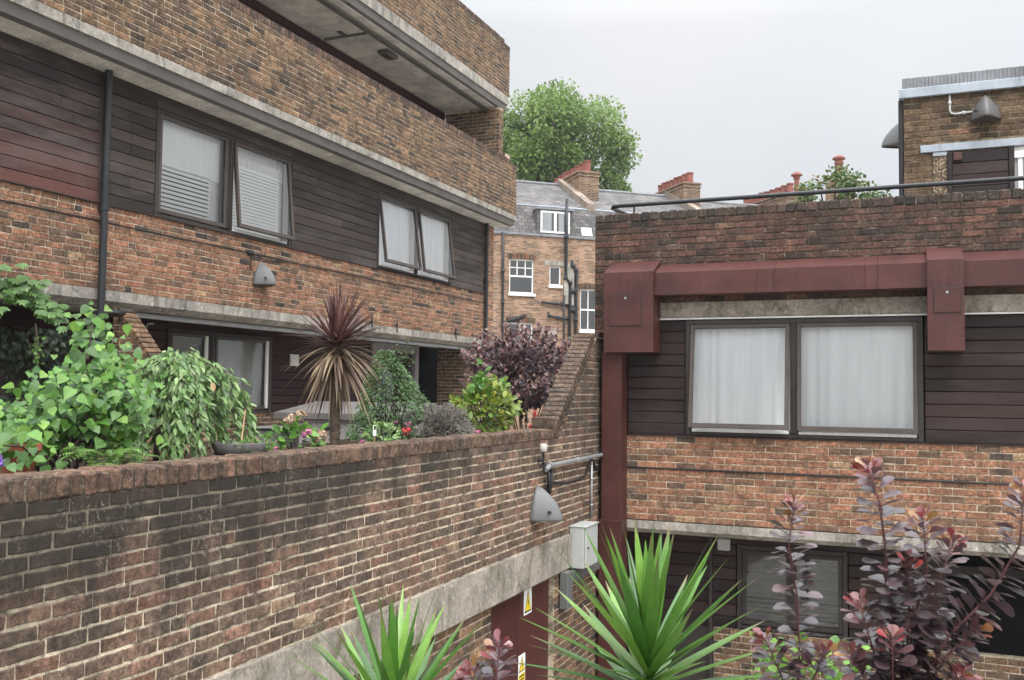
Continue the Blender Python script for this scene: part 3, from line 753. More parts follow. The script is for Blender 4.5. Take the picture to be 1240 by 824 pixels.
def warning_sign(y, z0, w, h, panel, label):
    root = thing('warning_sign', label, 'sign', (-3.517, y, z0), 0, 'warning signs on the maroon door')
    f = Fr((0, 0, 0), (0, 1, 0))
    mb = MB(); f.box(mb, -w / 2, w / 2, 0, .004, 0, h, .001); mb.build('plate', M['signwhite'], root, local=True)
    zt = h * (.94 if not panel else .95); zb = h * (.08 if not panel else .5); cx = 0; hw = w * .42
    mb = MB(); mb.prism([(.0041, -hw, zb), (.0041, hw, zb), (.0041, 0, zt)], (.0012, 0, 0)); mb.build('triangle_border', M['ink'], root, local=True)
    mb = MB(); mb.prism([(.0054, -hw * .80, zb + (zt - zb) * .075), (.0054, hw * .80, zb + (zt - zb) * .075), (.0054, 0, zt - (zt - zb) * .14)], (.0012, 0, 0)); mb.build('triangle', M['yellow'], root, local=True)
    hz = zt - zb; mb = MB()      # the falling-bolt symbol
    mb.prism([(.0067, .012, zb + hz * .66), (.0067, -.016, zb + hz * .42), (.0067, .004, zb + hz * .44), (.0067, -.006, zb + hz * .16), (.0067, .022, zb + hz * .46), (.0067, .003, zb + hz * .45)], (.001, 0, 0))
    mb.build('bolt_symbol', M['ink'], root, local=True)
    if panel:
        mb = MB(); f.box(mb, -w * .44, w * .44, .0042, .0052, h * .04, h * .44, .0005); mb.build('text_panel', M['yellow'], root, local=True)
        mb = MB()
        for k, (l, zz) in enumerate(((.38, .37), (.34, .27), (.36, .19), (.28, .11))): f.box(mb, -w * l, w * l, .0053, .006, h * (zz - .022), h * (zz + .022), 0)
        mb.build('text_lines', M['ink'], root, local=True)
    return root
warning_sign(8.77, -2.185, .20, .25, False, 'upper warning sign on the maroon door, a plain black and yellow triangle on white')
warning_sign(8.63, -2.86, .17, .32, True, 'lower warning sign on the maroon door with a yellow text panel under its triangle')

# cabinet
CAB = thing('electrical_cabinet', 'pale grey metal electrical cabinet bolted to the garden wall beside the maroon riser', 'cabinet', (-3.36, 10, -1.91))
mb = MB(); mb.box((-3.45, 9.80, -1.905), (-3.29, 10.22, -1.46), ch=.006); mb.box((-3.46, 9.79, -1.465), (-3.255, 10.235, -1.452), ch=.004); mb.build('box', M['grey_metal'], CAB)
mb = MB(); mb.box((-3.288, 9.81, -1.895), (-3.265, 10.215, -1.47), ch=.006); o = mb.build('door', M['grey_metal'], CAB)
mb = MB(); mb.tube([(-3.266, 9.87, -1.69), (-3.255, 9.87, -1.69)], .012, 10); mb.build('lock', M['pipe'], o)
# trunking below it
mb = MB(); mb.box((-3.452, 9.50, -2.28), (-3.36, 9.66, -1.90), ch=.006); mb.box((-3.452, 9.66, -2.06), (-3.39, 10.7, -1.93), ch=.006); mb.box((-3.36, 9.53, -2.24), (-3.355, 9.57, -2.12))
tag(mb.build('cable_trunking', M['lamp']), 'dark grey L shaped cable trunking under the pale grey cabinet', 'cable trunking')
# conduit run
mb = MB(); mb.tube([(-3.40, 8.93, -.79), (-3.40, 9.05, -.755), (-3.40, 10.93, -.745)], .024, 10)
for y in (9.05, 9.9, 10.88): mb.tube([(-3.40, y - .03, -.752), (-3.40, y + .03, -.752)], .033, 10)
o = mb.build('conduit', M['galv'], None, smooth=False); tag(o, 'galvanised conduit pipe running level along the garden wall to the maroon riser', 'conduit', origin) if False else tag(o, 'galvanised conduit pipe running level along the garden wall to the maroon riser', 'conduit')
COND = o
def cpart(name, mbx, mat): mbx.build(name, M[mat], COND, smooth=True)
q = MB(); q.tube([(-3.425, 10.47, -.80), (-3.425, 10.47, -1.45)], .013, 8)
for z in (-1.0, -1.3): q.tube([(-3.425, 10.47, z - .012), (-3.425, 10.47, z + .012)], .02, 8)
cpart('vertical_conduit', q, 'galv')
q = MB(); q.tube([(-3.40, 10.93, -.75), (-3.40, 10.94, -.80), (-3.41, 10.93, -1.5)], .013, 8); cpart('vertical_conduit', q, 'galv')
q = MB(); q.tube([(-3.41, 9.02, -.80), (-3.40, 9.03, -.92), (-3.42, 9.06, -1.05)], .022, 8); q.tube([(-3.41, 9.12, -.80), (-3.40, 9.10, -.95), (-3.42, 9.08, -1.05)], .014, 8)
pts = [(-3.43, 9.15, -.93), (-3.43, 9.6, -.98), (-3.43, 10.1, -.98), (-3.43, 10.3, -.93), (-3.43, 10.38, -.82), (-3.43, 10.47, -.78), (-3.43, 10.56, -.84), (-3.43, 10.72, -.92), (-3.43, 10.85, -.90)]
q.tube(pts, .013, 6); cpart('sagging_cable', q, 'pipe')
# photocell
S = thing('light_sensor', 'small cream topped light sensor on a black bracket above the conduit', 'sensor', (-3.40, 8.83, -.70))
mb = MB(); mb.tube([(-3.45, 8.83, -.70), (-3.39, 8.83, -.69), (-3.39, 8.83, -.60)], .014, 8); mb.tube([(-3.40, 8.86, -.69), (-3.41, 8.90, -.80)], .012, 8); mb.build('bracket', M['pipe'], S)
mb = MB(); mb.lathe((-3.39, 8.83, -.605), [(.034, 0), (.038, .025), (.038, .06), (.026, .08)], 12); mb.build('sensor_head', M['cream'], S, smooth=True)

# ------------------------------------------------------------------ wall lamps (one built, then copied)
def make_lamp():
    root = thing('wall_lamp', 'x', 'wall lamp', (0, 0, 0), 0, 'wedge shaped wall lamps')
    H, W, D = .33, .175, .27; mb = MB(); n = 14; m = 8; vs = []; fs = []
    def ring(z):
        s = max(0, 1 - (z / H) ** 1.75) ** .78; r = []
        for i in range(2 * m + 1):
            t = i / m - 1; a = abs(t)
            x = W * s * t; y = D * s * (1 - a ** 1.35)
            r.append(V((x, -y, z)))
        return r
    for k in range(n + 1): vs += ring(H * k / n * .999)
    q = 2 * m + 1
    for k in range(n):
        for i in range(q - 1): fs.append([k * q + i, k * q + i + 1, (k + 1) * q + i + 1, (k + 1) * q + i])
    mb.add(vs, fs, (.5, .5, .5)); o = mb.build('shell', M['lamp'], root, smooth=True, local=True)
    sol = o.modifiers.new('wall thickness', 'SOLIDIFY'); sol.thickness = .008; sol.offset = 0
    mb = MB(); r = [v * .93 + V((0, 0, .022)) for v in ring(0)]; mb.prism([(v.x, v.y, .02) for v in r], (0, 0, .006)); mb.build('diffuser', M['diffuser'], root, local=True)
    mb = MB(); mb.box((-W * .9, -.012, .0), (W * .9, .0, H * .55)); mb.build('back_plate', M['lamp_dark'], root, local=True)
    mb = MB(); mb.tube([(-.11, -.17, .09), (-.125, -.185, .09)], .018, 10); mb.build('screw', M['pipe'], root, local=True)
    return root
lamp0 = make_lamp()
lspots = [((-8.499, 10.93, 1.43), 90, 'grey wedge wall lamp on the pinkish brick of the left block'),
          ((-3.449, 8.82, -1.27), 90, 'smooth grey wedge wall lamp on the sooty garden wall below the conduit'),
          ((.847, 13.199, 3.455), 0, 'dark wedge wall lamp facing forward on the rooftop storey at upper right'),
          ((-.111, 13.46, 3.29), -90, 'wedge wall lamp seen in profile against the sky on the side of the rooftop storey')]
for i, (loc, rz, lab) in enumerate(lspots):
    o = lamp0 if i == 0 else copy_tree(lamp0)
    o.location = loc; o.rotation_euler.z = math.radians(rz); o['label'] = lab
    if i == 2:
        for ch in o.children:
            if ch.name.startswith('shell'):
                ch.data = ch.data.copy(); ch.data.materials[0] = M['lamp_dark']

# ------------------------------------------------------------------ RIGHT BLOCK
RB = thing('brick_block', 'brick block on the right with dark boards, curtained windows and sooty parapet', 'building', (1, 13, G))
XL, XR = -3.575, 6.0
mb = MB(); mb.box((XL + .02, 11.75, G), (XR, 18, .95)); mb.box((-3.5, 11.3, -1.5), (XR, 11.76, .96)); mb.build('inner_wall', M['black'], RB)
mb = MB(); mb.box((XL, 11.006, 1.05), (XR, 11.33, 2.04)); bricks(mb, RW, XL, XR, 1.05, 2.04, jit=.003, N=2)
mb.box((XL, 11.006, -1.0), (-3.24, 11.3, 1.05)); bricks(mb, RW, XL, -3.24, -1.0, 1.05, jit=.002)
o = mb.build('parapet', [M['m_soot'], M['b_dark']], RB)
mb = MB(); coping_row(mb, RW, XL, XR, -.33, .006, 2.04, 2.143, .112, jit=.005, ch=.012); mb.build('coping', [M['m_soot'], M['b_cap_dark']], o)
mb = MB(); mb.box((XL + .3, 11.31, 1.0), (XR, 18, 1.12)); mb.build('roof_deck', M['paving'], RB)
mb = MB(); mb.box((-3.24, 10.985, .865), (XR, 11.3, 1.05), ch=.006); o = mb.build('concrete_beam', M['concrete_lintel'], RB)
mb = MB(); mb.box((-2.9, 10.965, .845), (XR, 11.0, .863), ch=.003); mb.build('drip_flashing', M['white'], o)
mb = MB(); mb.box((-3.24, 11.006, -1.50), (XR, 11.3, -.505)); bricks(mb, RW, -3.24, XR, -1.505, -.51, jit=.0014, N=1)
mb.build('brick_spandrel', [M['m_spandrel'], M['b_spandrel']], RB)
mb = MB(); mb.tube([(-3.2, 10.993, -.89), (-1, 10.99, -.895), (1, 10.992, -.90), (XR, 10.99, -.90)], .009, 6); mb.build('cable', M['pipe'], RB)
mb = MB(); xx = -3.24
while xx < XR: mb.prism([(xx + .003, 10.98, -1.51), (xx + .003, 10.98, -1.60), (xx + .003, 11.06, -1.655), (xx + .003, 11.7, -1.655), (xx + .003, 11.7, -1.51)], (2.9, 0, 0)); xx += 2.906
mb.build('concrete_band', M['concrete'], RB)
mb = MB(); boards(mb, RW, -3.16, -2.47, -.50, .845, -.02, 10); boards(mb, RW, .09, 1.10, -.50, .845, -.02, 10, th=.04); boards(mb, RW, 1.13, XR, -.50, .845, -.02, 10)
mb.box((1.10, 11.0, -.5), (1.13, 11.06, .845)); mb.box((-3.24, 11.12, -.5), (XR, 11.2, .86)) if False else None
mb.box((-3.2, 10.985, -.512), (XR, 11.06, -.498)); mb.build('timber_cladding', M['wood_r'], RB)
window_unit(RB, RW, -2.46, .08, -.495, .84, -.01, (.12, .035), ('curtain', 'curtain'), .075, cs=-1.25)
# ground storey
RG = Fr((0, 11.6, 0), (1, 0, 0))
mb = MB(); mb.box((-2.25, 11.606, G), (XR, 11.75, -2.80)); bricks(mb, RG, -2.25, XR, G, -2.80, N=1); mb.build('ground_storey_wall', [M['m_dark'], M['b_parapet']], RB)
mb = MB(); boards(mb, RG, -3.4, -1.98, -2.80, -1.66, 0, 8); boards(mb, RG, -.72, .22, -2.80, -1.66, 0, 8)
mb.box((-1.98, 11.6, -1.80), (-.72, 11.7, -1.66)); mb.box((.22, 11.62, -2.80), (.30, 11.75, -1.66)); mb.box((.3, 11.6, -1.95), (XR, 11.66, -1.86)); mb.build('timber_cladding', M['wood_r'], RB)
mb = MB(); mb.box((-2.30, 11.56, G), (-2.26, 11.7, -1.66)); mb.build('door_post', M['frame'], RB)
mb = MB(); mb.box((-3.3, 11.62, G), (-2.31, 11.70, -2.80)); mb.build('door', M['frame'], RB)
mb = MB(); RG.box(mb, -2.20, -2.05, 0, .05, -1.88, -1.74, .01); mb.build('junction_box', M['grey_metal'], RB)
f = window_unit(RB, RG, -1.97, -.73, -2.78, -1.80, 0, (0, 0), ('blind_dim', 'blind_dim'), .02, cs=-1.35, glass='glass_dark', sm='frame')

# rooftop storey
RS = thing('rooftop_storey', 'small ochre brick rooftop storey with blue grey metal edge at upper right', 'building', (2, 15, 1.12))
F2 = Fr((0, 13.2, 0), (1, 0, 0)); SX = -.11
mb = MB(); mb.box((SX + .006, 13.206, 1.12), (6, 17, 3.85)); bricks(mb, F2, SX, 6, 1.12, 3.84, holes=[(.235, 6, 1.0, 3.18)], jit=.0015)
SF = Fr((SX, 17, 0), (0, -1, 0)); bricks(mb, SF, 0, 3.8, 1.12, 3.84)
mb.build('brickwork', [M['m_ochre'], M['b_upper']], RS)
mb = MB(); mb.box((SX - .05, 13.14, 3.835), (6, 13.2, 3.955), ch=.006); mb.box((SX - .05, 13.2, 3.835), (SX - .004, 17, 3.955), ch=.006)
mb.box((.09, 13.16, 3.105), (6, 13.198, 3.20), ch=.005); mb.box((.236, 13.17, 3.05), (.40, 13.198, 3.10), ch=.003); mb.build('metal_fascia', M['zinc'], RS)
mb = MB(); x = SX - .01
while x < 6: mb.box((x, 13.19 + U(-.003, .003), 3.955), (x + .0445, 13.4, 4.108 + U(-.003, .003)), ch=.005); x += .045
mb.box((SX, 13.22, 3.95), (6, 17, 4.09)); mb.build('roof_upstand', M['lead'], RS)
mb = MB(); mb.box((.238, 13.185, 1.12), (.40, 13.21, 3.05), ch=.004); mb.build('pebble_panel', M['pebble'], RS)
mb = MB(); boards(mb, F2, .46, 1.10, 1.12, 3.09, .03, 13, th=.04); mb.box((.405, 13.16, 1.12), (.46, 13.22, 3.09)); mb.box((1.10, 13.15, 1.12), (1.16, 13.22, 3.10)); mb.build('timber_cladding', M['wood_r'], RS)
mb = MB(); mb.box((1.16, 13.15, 2.95), (2.5, 13.2, 3.03)); mb.box((1.20, 13.165, 1.9), (1.25, 13.2, 2.95)); mb.box((2.4, 13.15, 1.9), (2.5, 13.2, 2.95)); o = mb.build('window', M['white'], RS)
mb = MB(); mb.box((1.25, 13.185, 1.9), (2.4, 13.19, 2.95)); mb.build('pane', M['glass'], o)
mb = MB(); mb.box((1.16, 13.194, 1.2), (2.6, 13.2, 3.1)); mb.build('curtain', M['net'], o)
mb = MB(); mb.box((.475, 13.13, 2.97), (.575, 13.17, 3.07), ch=.006); mb.build('vent_box', M['wood_red'], RS)
mb = MB(); mb.tube([(.44, 13.185, 3.83), (.44, 13.185, 3.63), (.455, 13.185, 3.59), (.50, 13.185, 3.575), (.70, 13.185, 3.585)], .014, 8)
for p in ((.44, 13.185, 3.72), (.6, 13.185, 3.58)): mb.box(V(p) - V((.02, .015, .02)), V(p) + V((.02, .015, .02)))
mb.build('lamp_conduit', M['grey_metal'], RS, smooth=True)
mb = MB(); mb.tube([(SX - .03, 13.24, 3.83), (SX - .03, 13.24, 1.12)], .03, 8); mb.build('drainpipe', M['pipe'], RS)

# handrail
HR = thing('handrail', 'black tubular handrail along the top of the sooty parapet wall', 'handrail', (-1, 11.15, 2.14))
mb = MB(); pts = [(-3.25, 12.9, 2.27), (-3.42, 11.5, 2.27), (-3.44, 11.28, 2.27), (-3.40, 11.19, 2.27), (-3.30, 11.15, 2.27), (-3.0, 11.15, 2.27), (1, 11.15, 2.278), (6, 11.15, 2.285)]
mb.tube(pts, .026, 12); mb.build('rail', M['pipe'], HR, smooth=True)
for x in (-3.13, -.13, 2.9):
    mb = MB(); mb.tube([(x, 11.15, 2.13), (x, 11.15, 2.26)], .012, 8); mb.build('post', M['pipe'], HR)

# service duct
SD = thing('service_duct', 'maroon metal service duct running along the right block with two hatched boxes', 'duct', (-1, 10.85, G))
def sloped(mb, x0, x1, yf, z0, zf, zb): mb.prism([(x0, yf, z0), (x0, yf, zf), (x0, 10.984, zb), (x0, 10.984, z0)], (x1 - x0, 0, 0))
mb = MB()
for a, b in ((-2.755, -1.6), (-1.597, -1.42), (-1.417, -.48), (-.477, -.36), (-.357, .122), (.468, 1.9), (1.903, 3.4), (3.403, 6)): sloped(mb, a, b, 10.70 - (.003 if b - a < .2 else 0), 1.113, 1.372, 1.50)
for x in (-2.70, -1.62, -1.40, -.50, -.34, .08, .51, 1.88, 1.94):
    for z in (1.15, 1.245, 1.34): mb.tube([(x, 10.70, z), (x, 10.693, z)], .0065, 7)
mb.build('duct_run', M['maroon'], SD)
for (a, b, zt, hx0, hx1, hz0, hz1) in ((-3.345, -2.757, 1.385, -3.265, -2.90, .762, 1.125), (.123, .467, 1.39, .186, .431, .846, 1.096)):
    mb = MB(); sloped(mb, a, b, 10.64, .455, zt, zt + .165); bx = mb.build('access_box', M['maroon'], SD)
    mb = MB(); mb.box((hx0, 10.628, hz0), (hx1, 10.636, hz1), ch=.002); mb.build('hatch', M['maroon'], bx)
    mb = MB(); mb.box((hx0 - .007, 10.6365, hz0 - .007), (hx1 + .007, 10.6395, hz1 + .007)); mb.build('hatch_gap_shade', M['pipe'], bx)  # dark sheet behind the hatch paints the shade of its gap
    mb = MB(); cx = (hx0 + hx1) / 2; mb.tube([(cx, 10.63, hz1 - .045), (cx, 10.618, hz1 - .045)], .013, 12); mb.build('lock', M['galv'], bx)
mb = MB(); mb.box((-3.40, 10.75, -1.50), (-3.16, 11.0, .455), ch=.004); mb.box((-3.425, 10.735, G), (-3.15, 11.0, -1.497), ch=.004); mb.build('riser', M['maroon'], SD)

# ------------------------------------------------------------------ FAR TERRACE
dU = V((math.sin(math.radians(48.4)), math.cos(math.radians(48.4)), 0))
TF = Fr((-14.263, 37.088, 0), dU)
def tuv(v, n):
    q = v - TF.o; return (q.dot(TF.u) if abs(n.dot(TF.u)) < .8 else q.dot(TF.w), v.z if abs(n.z) < .9 else q.dot(TF.w))
def suv(v, n):
    q = v - TF.o; return (q.dot(TF.u), v.z * 1.0 - q.dot(TF.w) * .75)
def tb(mb, *a, **k): TF.box(mb, *a, **k)
class HB:                                         # one terraced house
    def __init__(s, u0, u1, label, ridge=9.5): s.u0, s.u1, s.r = u0, u1, ridge; s.root = thing('terraced_house', label, 'house', TF.p((u0 + u1) / 2, -3, G), 0, 'terraced houses beyond the wall')
    def shell(s, holes=()):
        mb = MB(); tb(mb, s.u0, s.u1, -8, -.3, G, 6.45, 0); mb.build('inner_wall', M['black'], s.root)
        mb = MB(); us = sorted({s.u0, s.u1} | {h[i] for h in holes for i in (0, 1)}); zs = sorted({G, 6.45} | {h[i] for h in holes for i in (2, 3)})
        for a, b in zip(us, us[1:]):
            for c, d in zip(zs, zs[1:]):
                if not any(h[0] <= a and b <= h[1] and h[2] <= c and d <= h[3] for h in holes): tb(mb, a, b, -.299, 0, c, d, 0)
        mb.build('wall', M['far_brick'], s.root, uvfn=tuv)
        mb = MB(); tb(mb, s.u0, s.u1, -.02, .07, 6.45, 6.56, .01); mb.build('parapet_gutter', M['lead'], s.root)
        mb = MB(); e = .01
        mb.prism([TF.p(s.u0, -.02, 6.56), TF.p(s.u0, -.5, 7.83), TF.p(s.u0, -4, s.r), TF.p(s.u0, -7.9, 7.83), TF.p(s.u0, -8, 6.5)], TF.u * (s.u1 - s.u0))
        rf = mb.build('roof', M['slate'], s.root, uvfn=suv)
        mb = MB(); mb.tube([TF.p(s.u0, -.5, 7.84), TF.p(s.u1, -.5, 7.84)], .035, 6); mb.build('flashing', M['zinc'], rf)
        mb = MB(); mb.tube([TF.p(s.u0, -4, s.r + .02), TF.p(s.u1, -4, s.r + .02)], .09, 8); mb.build('ridge_tiles', M['lead'], rf)
        s.roof = rf
    def party(s, u, z=0):
        mb = MB(); mb.prism([TF.p(u, -.45, 7.75), TF.p(u, -.45, 8.12), TF.p(u, -4, s.r + .32), TF.p(u, -4, s.r - .3)], TF.u * .36); mb.build('party_wall', M['render'], s.root)
    def chimney(s, u, w0, w1, zt, npots, pr=.16, ph=.5, wd=1.0, po=.5):
        mb = MB(); tb(mb, u, u + wd, w0, w1, 7.5, zt, 0); st = mb.build('chimney', M['stack_brick'], s.root, uvfn=tuv)
        mb = MB(); tb(mb, u - .06, u + wd + .06, w0 - .06, w1 + .06, zt, zt + .1, .02); tb(mb, u - .03, u + wd + .03, w0 - .03, w1 + .03, zt - .16, zt - .08, .01); mb.build('chimney_cap', M['stack_brick'], st, uvfn=tuv)
        for i in range(npots):
            w = w1 - .2 - (w1 - w0 - .4) * (i / max(1, npots - 1))
            mb = MB(); c = TF.p(u + wd * po, w, zt + .1); hgt = ph * U(.94, 1.04)
            mb.lathe(c, [(pr, 0), (pr * .95, hgt * .85), (pr * 1.15, hgt * .9), (pr * 1.15, hgt), (pr * .8, hgt)], 12); mb.build('chimney_pot', M['pinkpots'], st, smooth=False)
        return st
def sash_window(root, u0, u1, z0, z1, bars=(2, 1), mat='white', sill=True, arch=True, split=True):
    mb = MB(); b = .06
    tb(mb, u0, u0 + b, -.16, -.06, z0, z1); tb(mb, u1 - b, u1, -.16, -.06, z0, z1); tb(mb, u0 + b, u1 - b, -.16, -.062, z1 - b, z1); tb(mb, u0 + b, u1 - b, -.16, -.062, z0, z0 + b)
    zm = (z0 + z1) / 2
    if split: tb(mb, u0 + b, u1 - b, -.15, -.055, zm - .035, zm + .035)
    for i in range(1, bars[0] + 1):
        x = u0 + (u1 - u0) * i / (bars[0] + 1); tb(mb, x - .02, x + .02, -.15, -.065, zm if split and bars[0] > 1 else z0 + b, z1 - b)
    if bars[1]:
        for i in range(1, bars[1] + 1):
            z = (zm if split else z0) + ((z1 - zm) if split else (z1 - z0)) * i / (bars[1] + 1); tb(mb, u0 + b, u1 - b, -.15, -.067, z - .018, z + .018)
    f = mb.build('window', M[mat], root)
    mb = MB(); tb(mb, u0 + b, u1 - b, -.12, -.115, z0 + b, z1 - b, 0); mb.build('pane', M['glass_dark'], f)
    mb = MB(); tb(mb, u0 + .02, u1 - .02, -.29, -.28, z0 + .02, z1 - .02, 0); mb.build('room_dark', M['black'], f)  # black sheet stands in for the darkness of the unlit space behind
    if sill: mb = MB(); tb(mb, u0 - .06, u1 + .06, .0, .09, z0 - .12, z0 - .005, .01); mb.build('sill', M[mat], f)
    if arch:
        mb = MB(); n = int((u1 - u0 + .2) / .08)
        for i in range(n):
            x = u0 - .1 + (u1 - u0 + .2) * (i + .5) / n; t = (x - (u0 + u1) / 2) / (u1 - u0)
            mb.cbox(TF.p(x, .008, z1 + .13 - .12 * t * t), ((TF.u * math.cos(t * .5) - TF.z * math.sin(t * .5)), TF.w, (TF.z * math.cos(t * .5) + TF.u * math.sin(t * .5))), (.033, .02, .12), .004)
        mb.build('brick_arch', M['b_upper'], f)
    return f
H1 = HB(-9, 2.45, 'stock brick terraced house with dormer and black drainpipes, seen between the two blocks', 9.6); H1.shell([(-1.56, -.48, 4.02, 5.45), (-1.56, -.5, 1.4, 2.8), (.22, .74, 4.42, 5.24), (.05, .55, 1.6, 2.35), (1.62, 2.40, 2.57, 4.33)])
sash_window(H1.root, -1.56, -.48, 4.02, 5.45, (2, 1)); sash_window(H1.root, -1.56, -.50, 1.4, 2.80, (1, 0))
sash_window(H1.root, .22, .74, 4.42, 5.24, (0, 0), split=False, arch=False)
sash_window(H1.root, .05, .55, 1.6, 2.35, (0, 0), split=False, arch=False)
for q in ((.0, .85, 5.26, 5.46), (-.1, .62, 2.37, 2.6)):
    mb = MB(); tb(mb, q[0], q[1], .002, .012, q[2], q[3]); mb.build('window_lintel', M['concrete'], H1.root)
f = sash_window(H1.root, 1.62, 2.40, 2.57, 4.33, (1, 0), sill=True)
# dormer
mb = MB(); tb(mb, -.36, 1.24, -1.9, .02, 6.56, 7.62, 0); d_ = mb.build('dormer', M['slate'], H1.root, uvfn=tuv)
mb = MB(); tb(mb, -.42, 1.30, -1.95, .09, 7.60, 7.68, .01); mb.build('dormer_roof', M['lead'], d_)
mb = MB(); a, b, z0, z1 = -.22, 1.1, 6.62, 7.55
tb(mb, a, a + .08, .0, .05, z0, z1); tb(mb, b - .08, b, 0, .05, z0, z1); tb(mb, a + .08, b - .08, 0, .048, z1 - .08, z1); tb(mb, a + .08, b - .08, 0, .048, z0, z0 + .08); tb(mb, (a + b) / 2 - .06, (a + b) / 2 + .06, 0, .052, z0 + .08, z1 - .08)
f = mb.build('window', M['white'], H1.root)
mb = MB(); tb(mb, a + .08, b - .08, .028, .032, z0 + .08, z1 - .08, 0); mb.build('pane', M['glass'], f)
mb = MB(); tb(mb, a + .1, a + .5, .021, .026, z0 + .08, z1 - .08, 0); tb(mb, b - .5, b - .1, .021, .026, z0 + .08, z1 - .08, 0); mb.build('curtain', M['curtain'], f)
mb = MB(); q0 = TF.p(1.92, -.10, 6.78); mb.cbox(q0, (TF.u, (TF.z * .93 - TF.w * .36).normalized(), (TF.w * .93 + TF.z * .36).normalized()), (.24, .20, .05), .01); mb.build('skylight', M['white'], H1.roof)
# its pipes
def tp(pts, r=.055):
    mb = MB(); mb.tube([TF.p(u, .09, z) for u, z in pts], r, 8)
    for u, z in pts[1:-1]: mb.tube([TF.p(u, .09, z - .08), TF.p(u, .09, z + .08)], r * 1.35, 8)
    mb.build('drainpipe', M['pipe'], H1.root, smooth=True)
tp([(-1.88, 6.5), (-1.87, 4.9), (-1.86, 3.6), (-1.85, -1)]); tp([(-.85, 3.12), (-1.2, 2.98), (-1.86, 2.75)], .06)
tp([(.93, 8.1), (.93, 6.5), (.92, 4.75), (1.12, 4.55), (1.12, -1)], .07); tp([(1.20, 5.52), (1.22, 5.3), (1.40, 5.1), (1.40, 3), (1.38, 0)], .07)
tp([(-.15, 3.68), (.5, 3.64), (1.12, 3.60)], .05); tp([(.15, 3.3), (.2, 3.12), (.6, 3.05), (1.12, 3.02)], .05); tp([(1.12, 4.2), (1.36, 4.2)], .12); tp([(1.12, 3.4), (1.36, 3.4)], .11); tp([(.86, 4.0), (.86, 1.0)], .04)
mb = MB(); tb(mb, .85, 1.30, .0, .08, 3.6, 5.4, 0); mb.build('rendered_strip', M['concrete'], H1.root, ) 
H1.party(2.1)
H1.chimney(2.42, -6.3, -2.2, 9.86, 8)
H2 = HB(2.46, 8.2, 'middle terraced house, its slate roof and red chimney pots showing over the parapet', 9.5); H2.shell(); H2.party(7.7); H2.chimney(7.75, -5.5, -2.2, 9.78, 8, wd=.88)
H3 = HB(8.21, 15.6, 'terraced house whose long row of red chimney pots shows just above the handrail', 9.4); H3.shell(); H3.chimney(13.35, -6.5, -2.2, 9.70, 9, wd=1.1, po=.36)
mb = MB(); c = TF.p(14.2, -2.5, 10.1); mb.lathe(c, [(.13, -.32), (.12, .45), (.16, .5), (.16, .62), (.28, .66), (.28, .72), (.10, .85)], 12); mb.build('cowled_pot', M['pinkpots'], H3.root)
H4 = HB(15.61, 24, 'farthest terraced house with one capped pot on a mossy chimney stack', 9.3); H4.shell()
mb = MB(); tb(mb, 17.3, 18.33, -4.4, -3.5, 7.5, 11.3, 0); st = mb.build('chimney', M['l_mound'] if False else M['far_brick'], H4.root, uvfn=tuv)
mb = MB(); tb(mb, 17.23, 18.40, -4.47, -3.43, 11.18, 11.34, .02); mb.build('mossy_cap', M['l_ivy'], st)
mb = MB(); mb.lathe(TF.p(17.82, -3.95, 11.34), [(.22, 0), (.2, .62), (.24, .66), (.24, .74), (.2, .76), (.2, .84), (.34, .9), (.30, 1.0), (.12, 1.1)], 14); mb.build('chimney_pot', M['pinkpots'], st, smooth=True)

# ------------------------------------------------------------------ PLANTS
HEART = [(0, .05), (.02, .30), (.12, .47), (.3, .52), (.5, .44), (.7, .28), (.88, .1), (1, 0)]
OVAL = [(0, .04), (.25, .38), (.55, .5), (.82, .28), (1, 0)]
NARR = [(0, .1), (.35, .5), (.75, .28), (1, 0)]
OBOV = [(0, .04), (.3, .26), (.65, .5), (.9, .36), (1, .0)]
SMALL = [(0, 0), (.45, .5), (1, 0)]
def rdir(zb=0.0):
    while True:
        v = V((U(-1, 1), U(-1, 1), U(-1, 1)))
        if .05 < v.length < 1: v.normalize(); return (v + V((0, 0, zb))).normalized()
def tn(mu=.5, sd=.22): return (min(1, max(0, random.gauss(mu, sd))), R(), R())
def lerp(a, b, t): return V(a) * (1 - t) + V(b) * t
def arc(a, b, sag, n=6, jit=0.0):
    out = []
    for i in range(n + 1):
        t = i / n; p = lerp(a, b, t) + V((0, 0, sag * 4 * t * (1 - t))); 
        if jit and 0 < i < n: p += V((U(-jit, jit), U(-jit, jit), U(-jit, jit)))
        out.append(p)
    return out

# heart-leaved shrub at the left end of the bed
S = thing('leafy_shrub', 'bright lime green shrub with heart shaped leaves at the left end of the garden wall', 'shrub', (-4.3, 3.95, -.53))
st = MB(); lf = MB()
base = V((-4.25, 3.75, -.53))
tips = [(-4.3, 3.3, -.18), (-4.4, 3.5, -.14), (-4.2, 3.6, -.10), (-4.5, 3.95, .06), (-4.4, 4.3, .30), (-4.55, 4.5, .22), (-4.2, 4.7, .10), (-4.5, 4.2, .22), (-4.1, 4.3, -.02), (-4.3, 4.55, -.10), (-4.3, 4.2, -.12),
        (-4.6, 4.6, .16), (-4.3, 4.65, .05), (-4.5, 3.6, -.16), (-4.3, 3.9, .0), (-4.35, 4.1, .12), (-4.5, 3.35, -.15), (-4.15, 4.3, -.20), (-4.6, 4.4, .1), (-4.7, 4.6, -.05), (-4.5, 4.25, .42), (-4.0, 3.2, -.28), (-4.2, 3.15, -.2), (-4.3, 4.3, -.22), (-4.35, 3.6, -.08), (-4.3, 3.8, .0)]
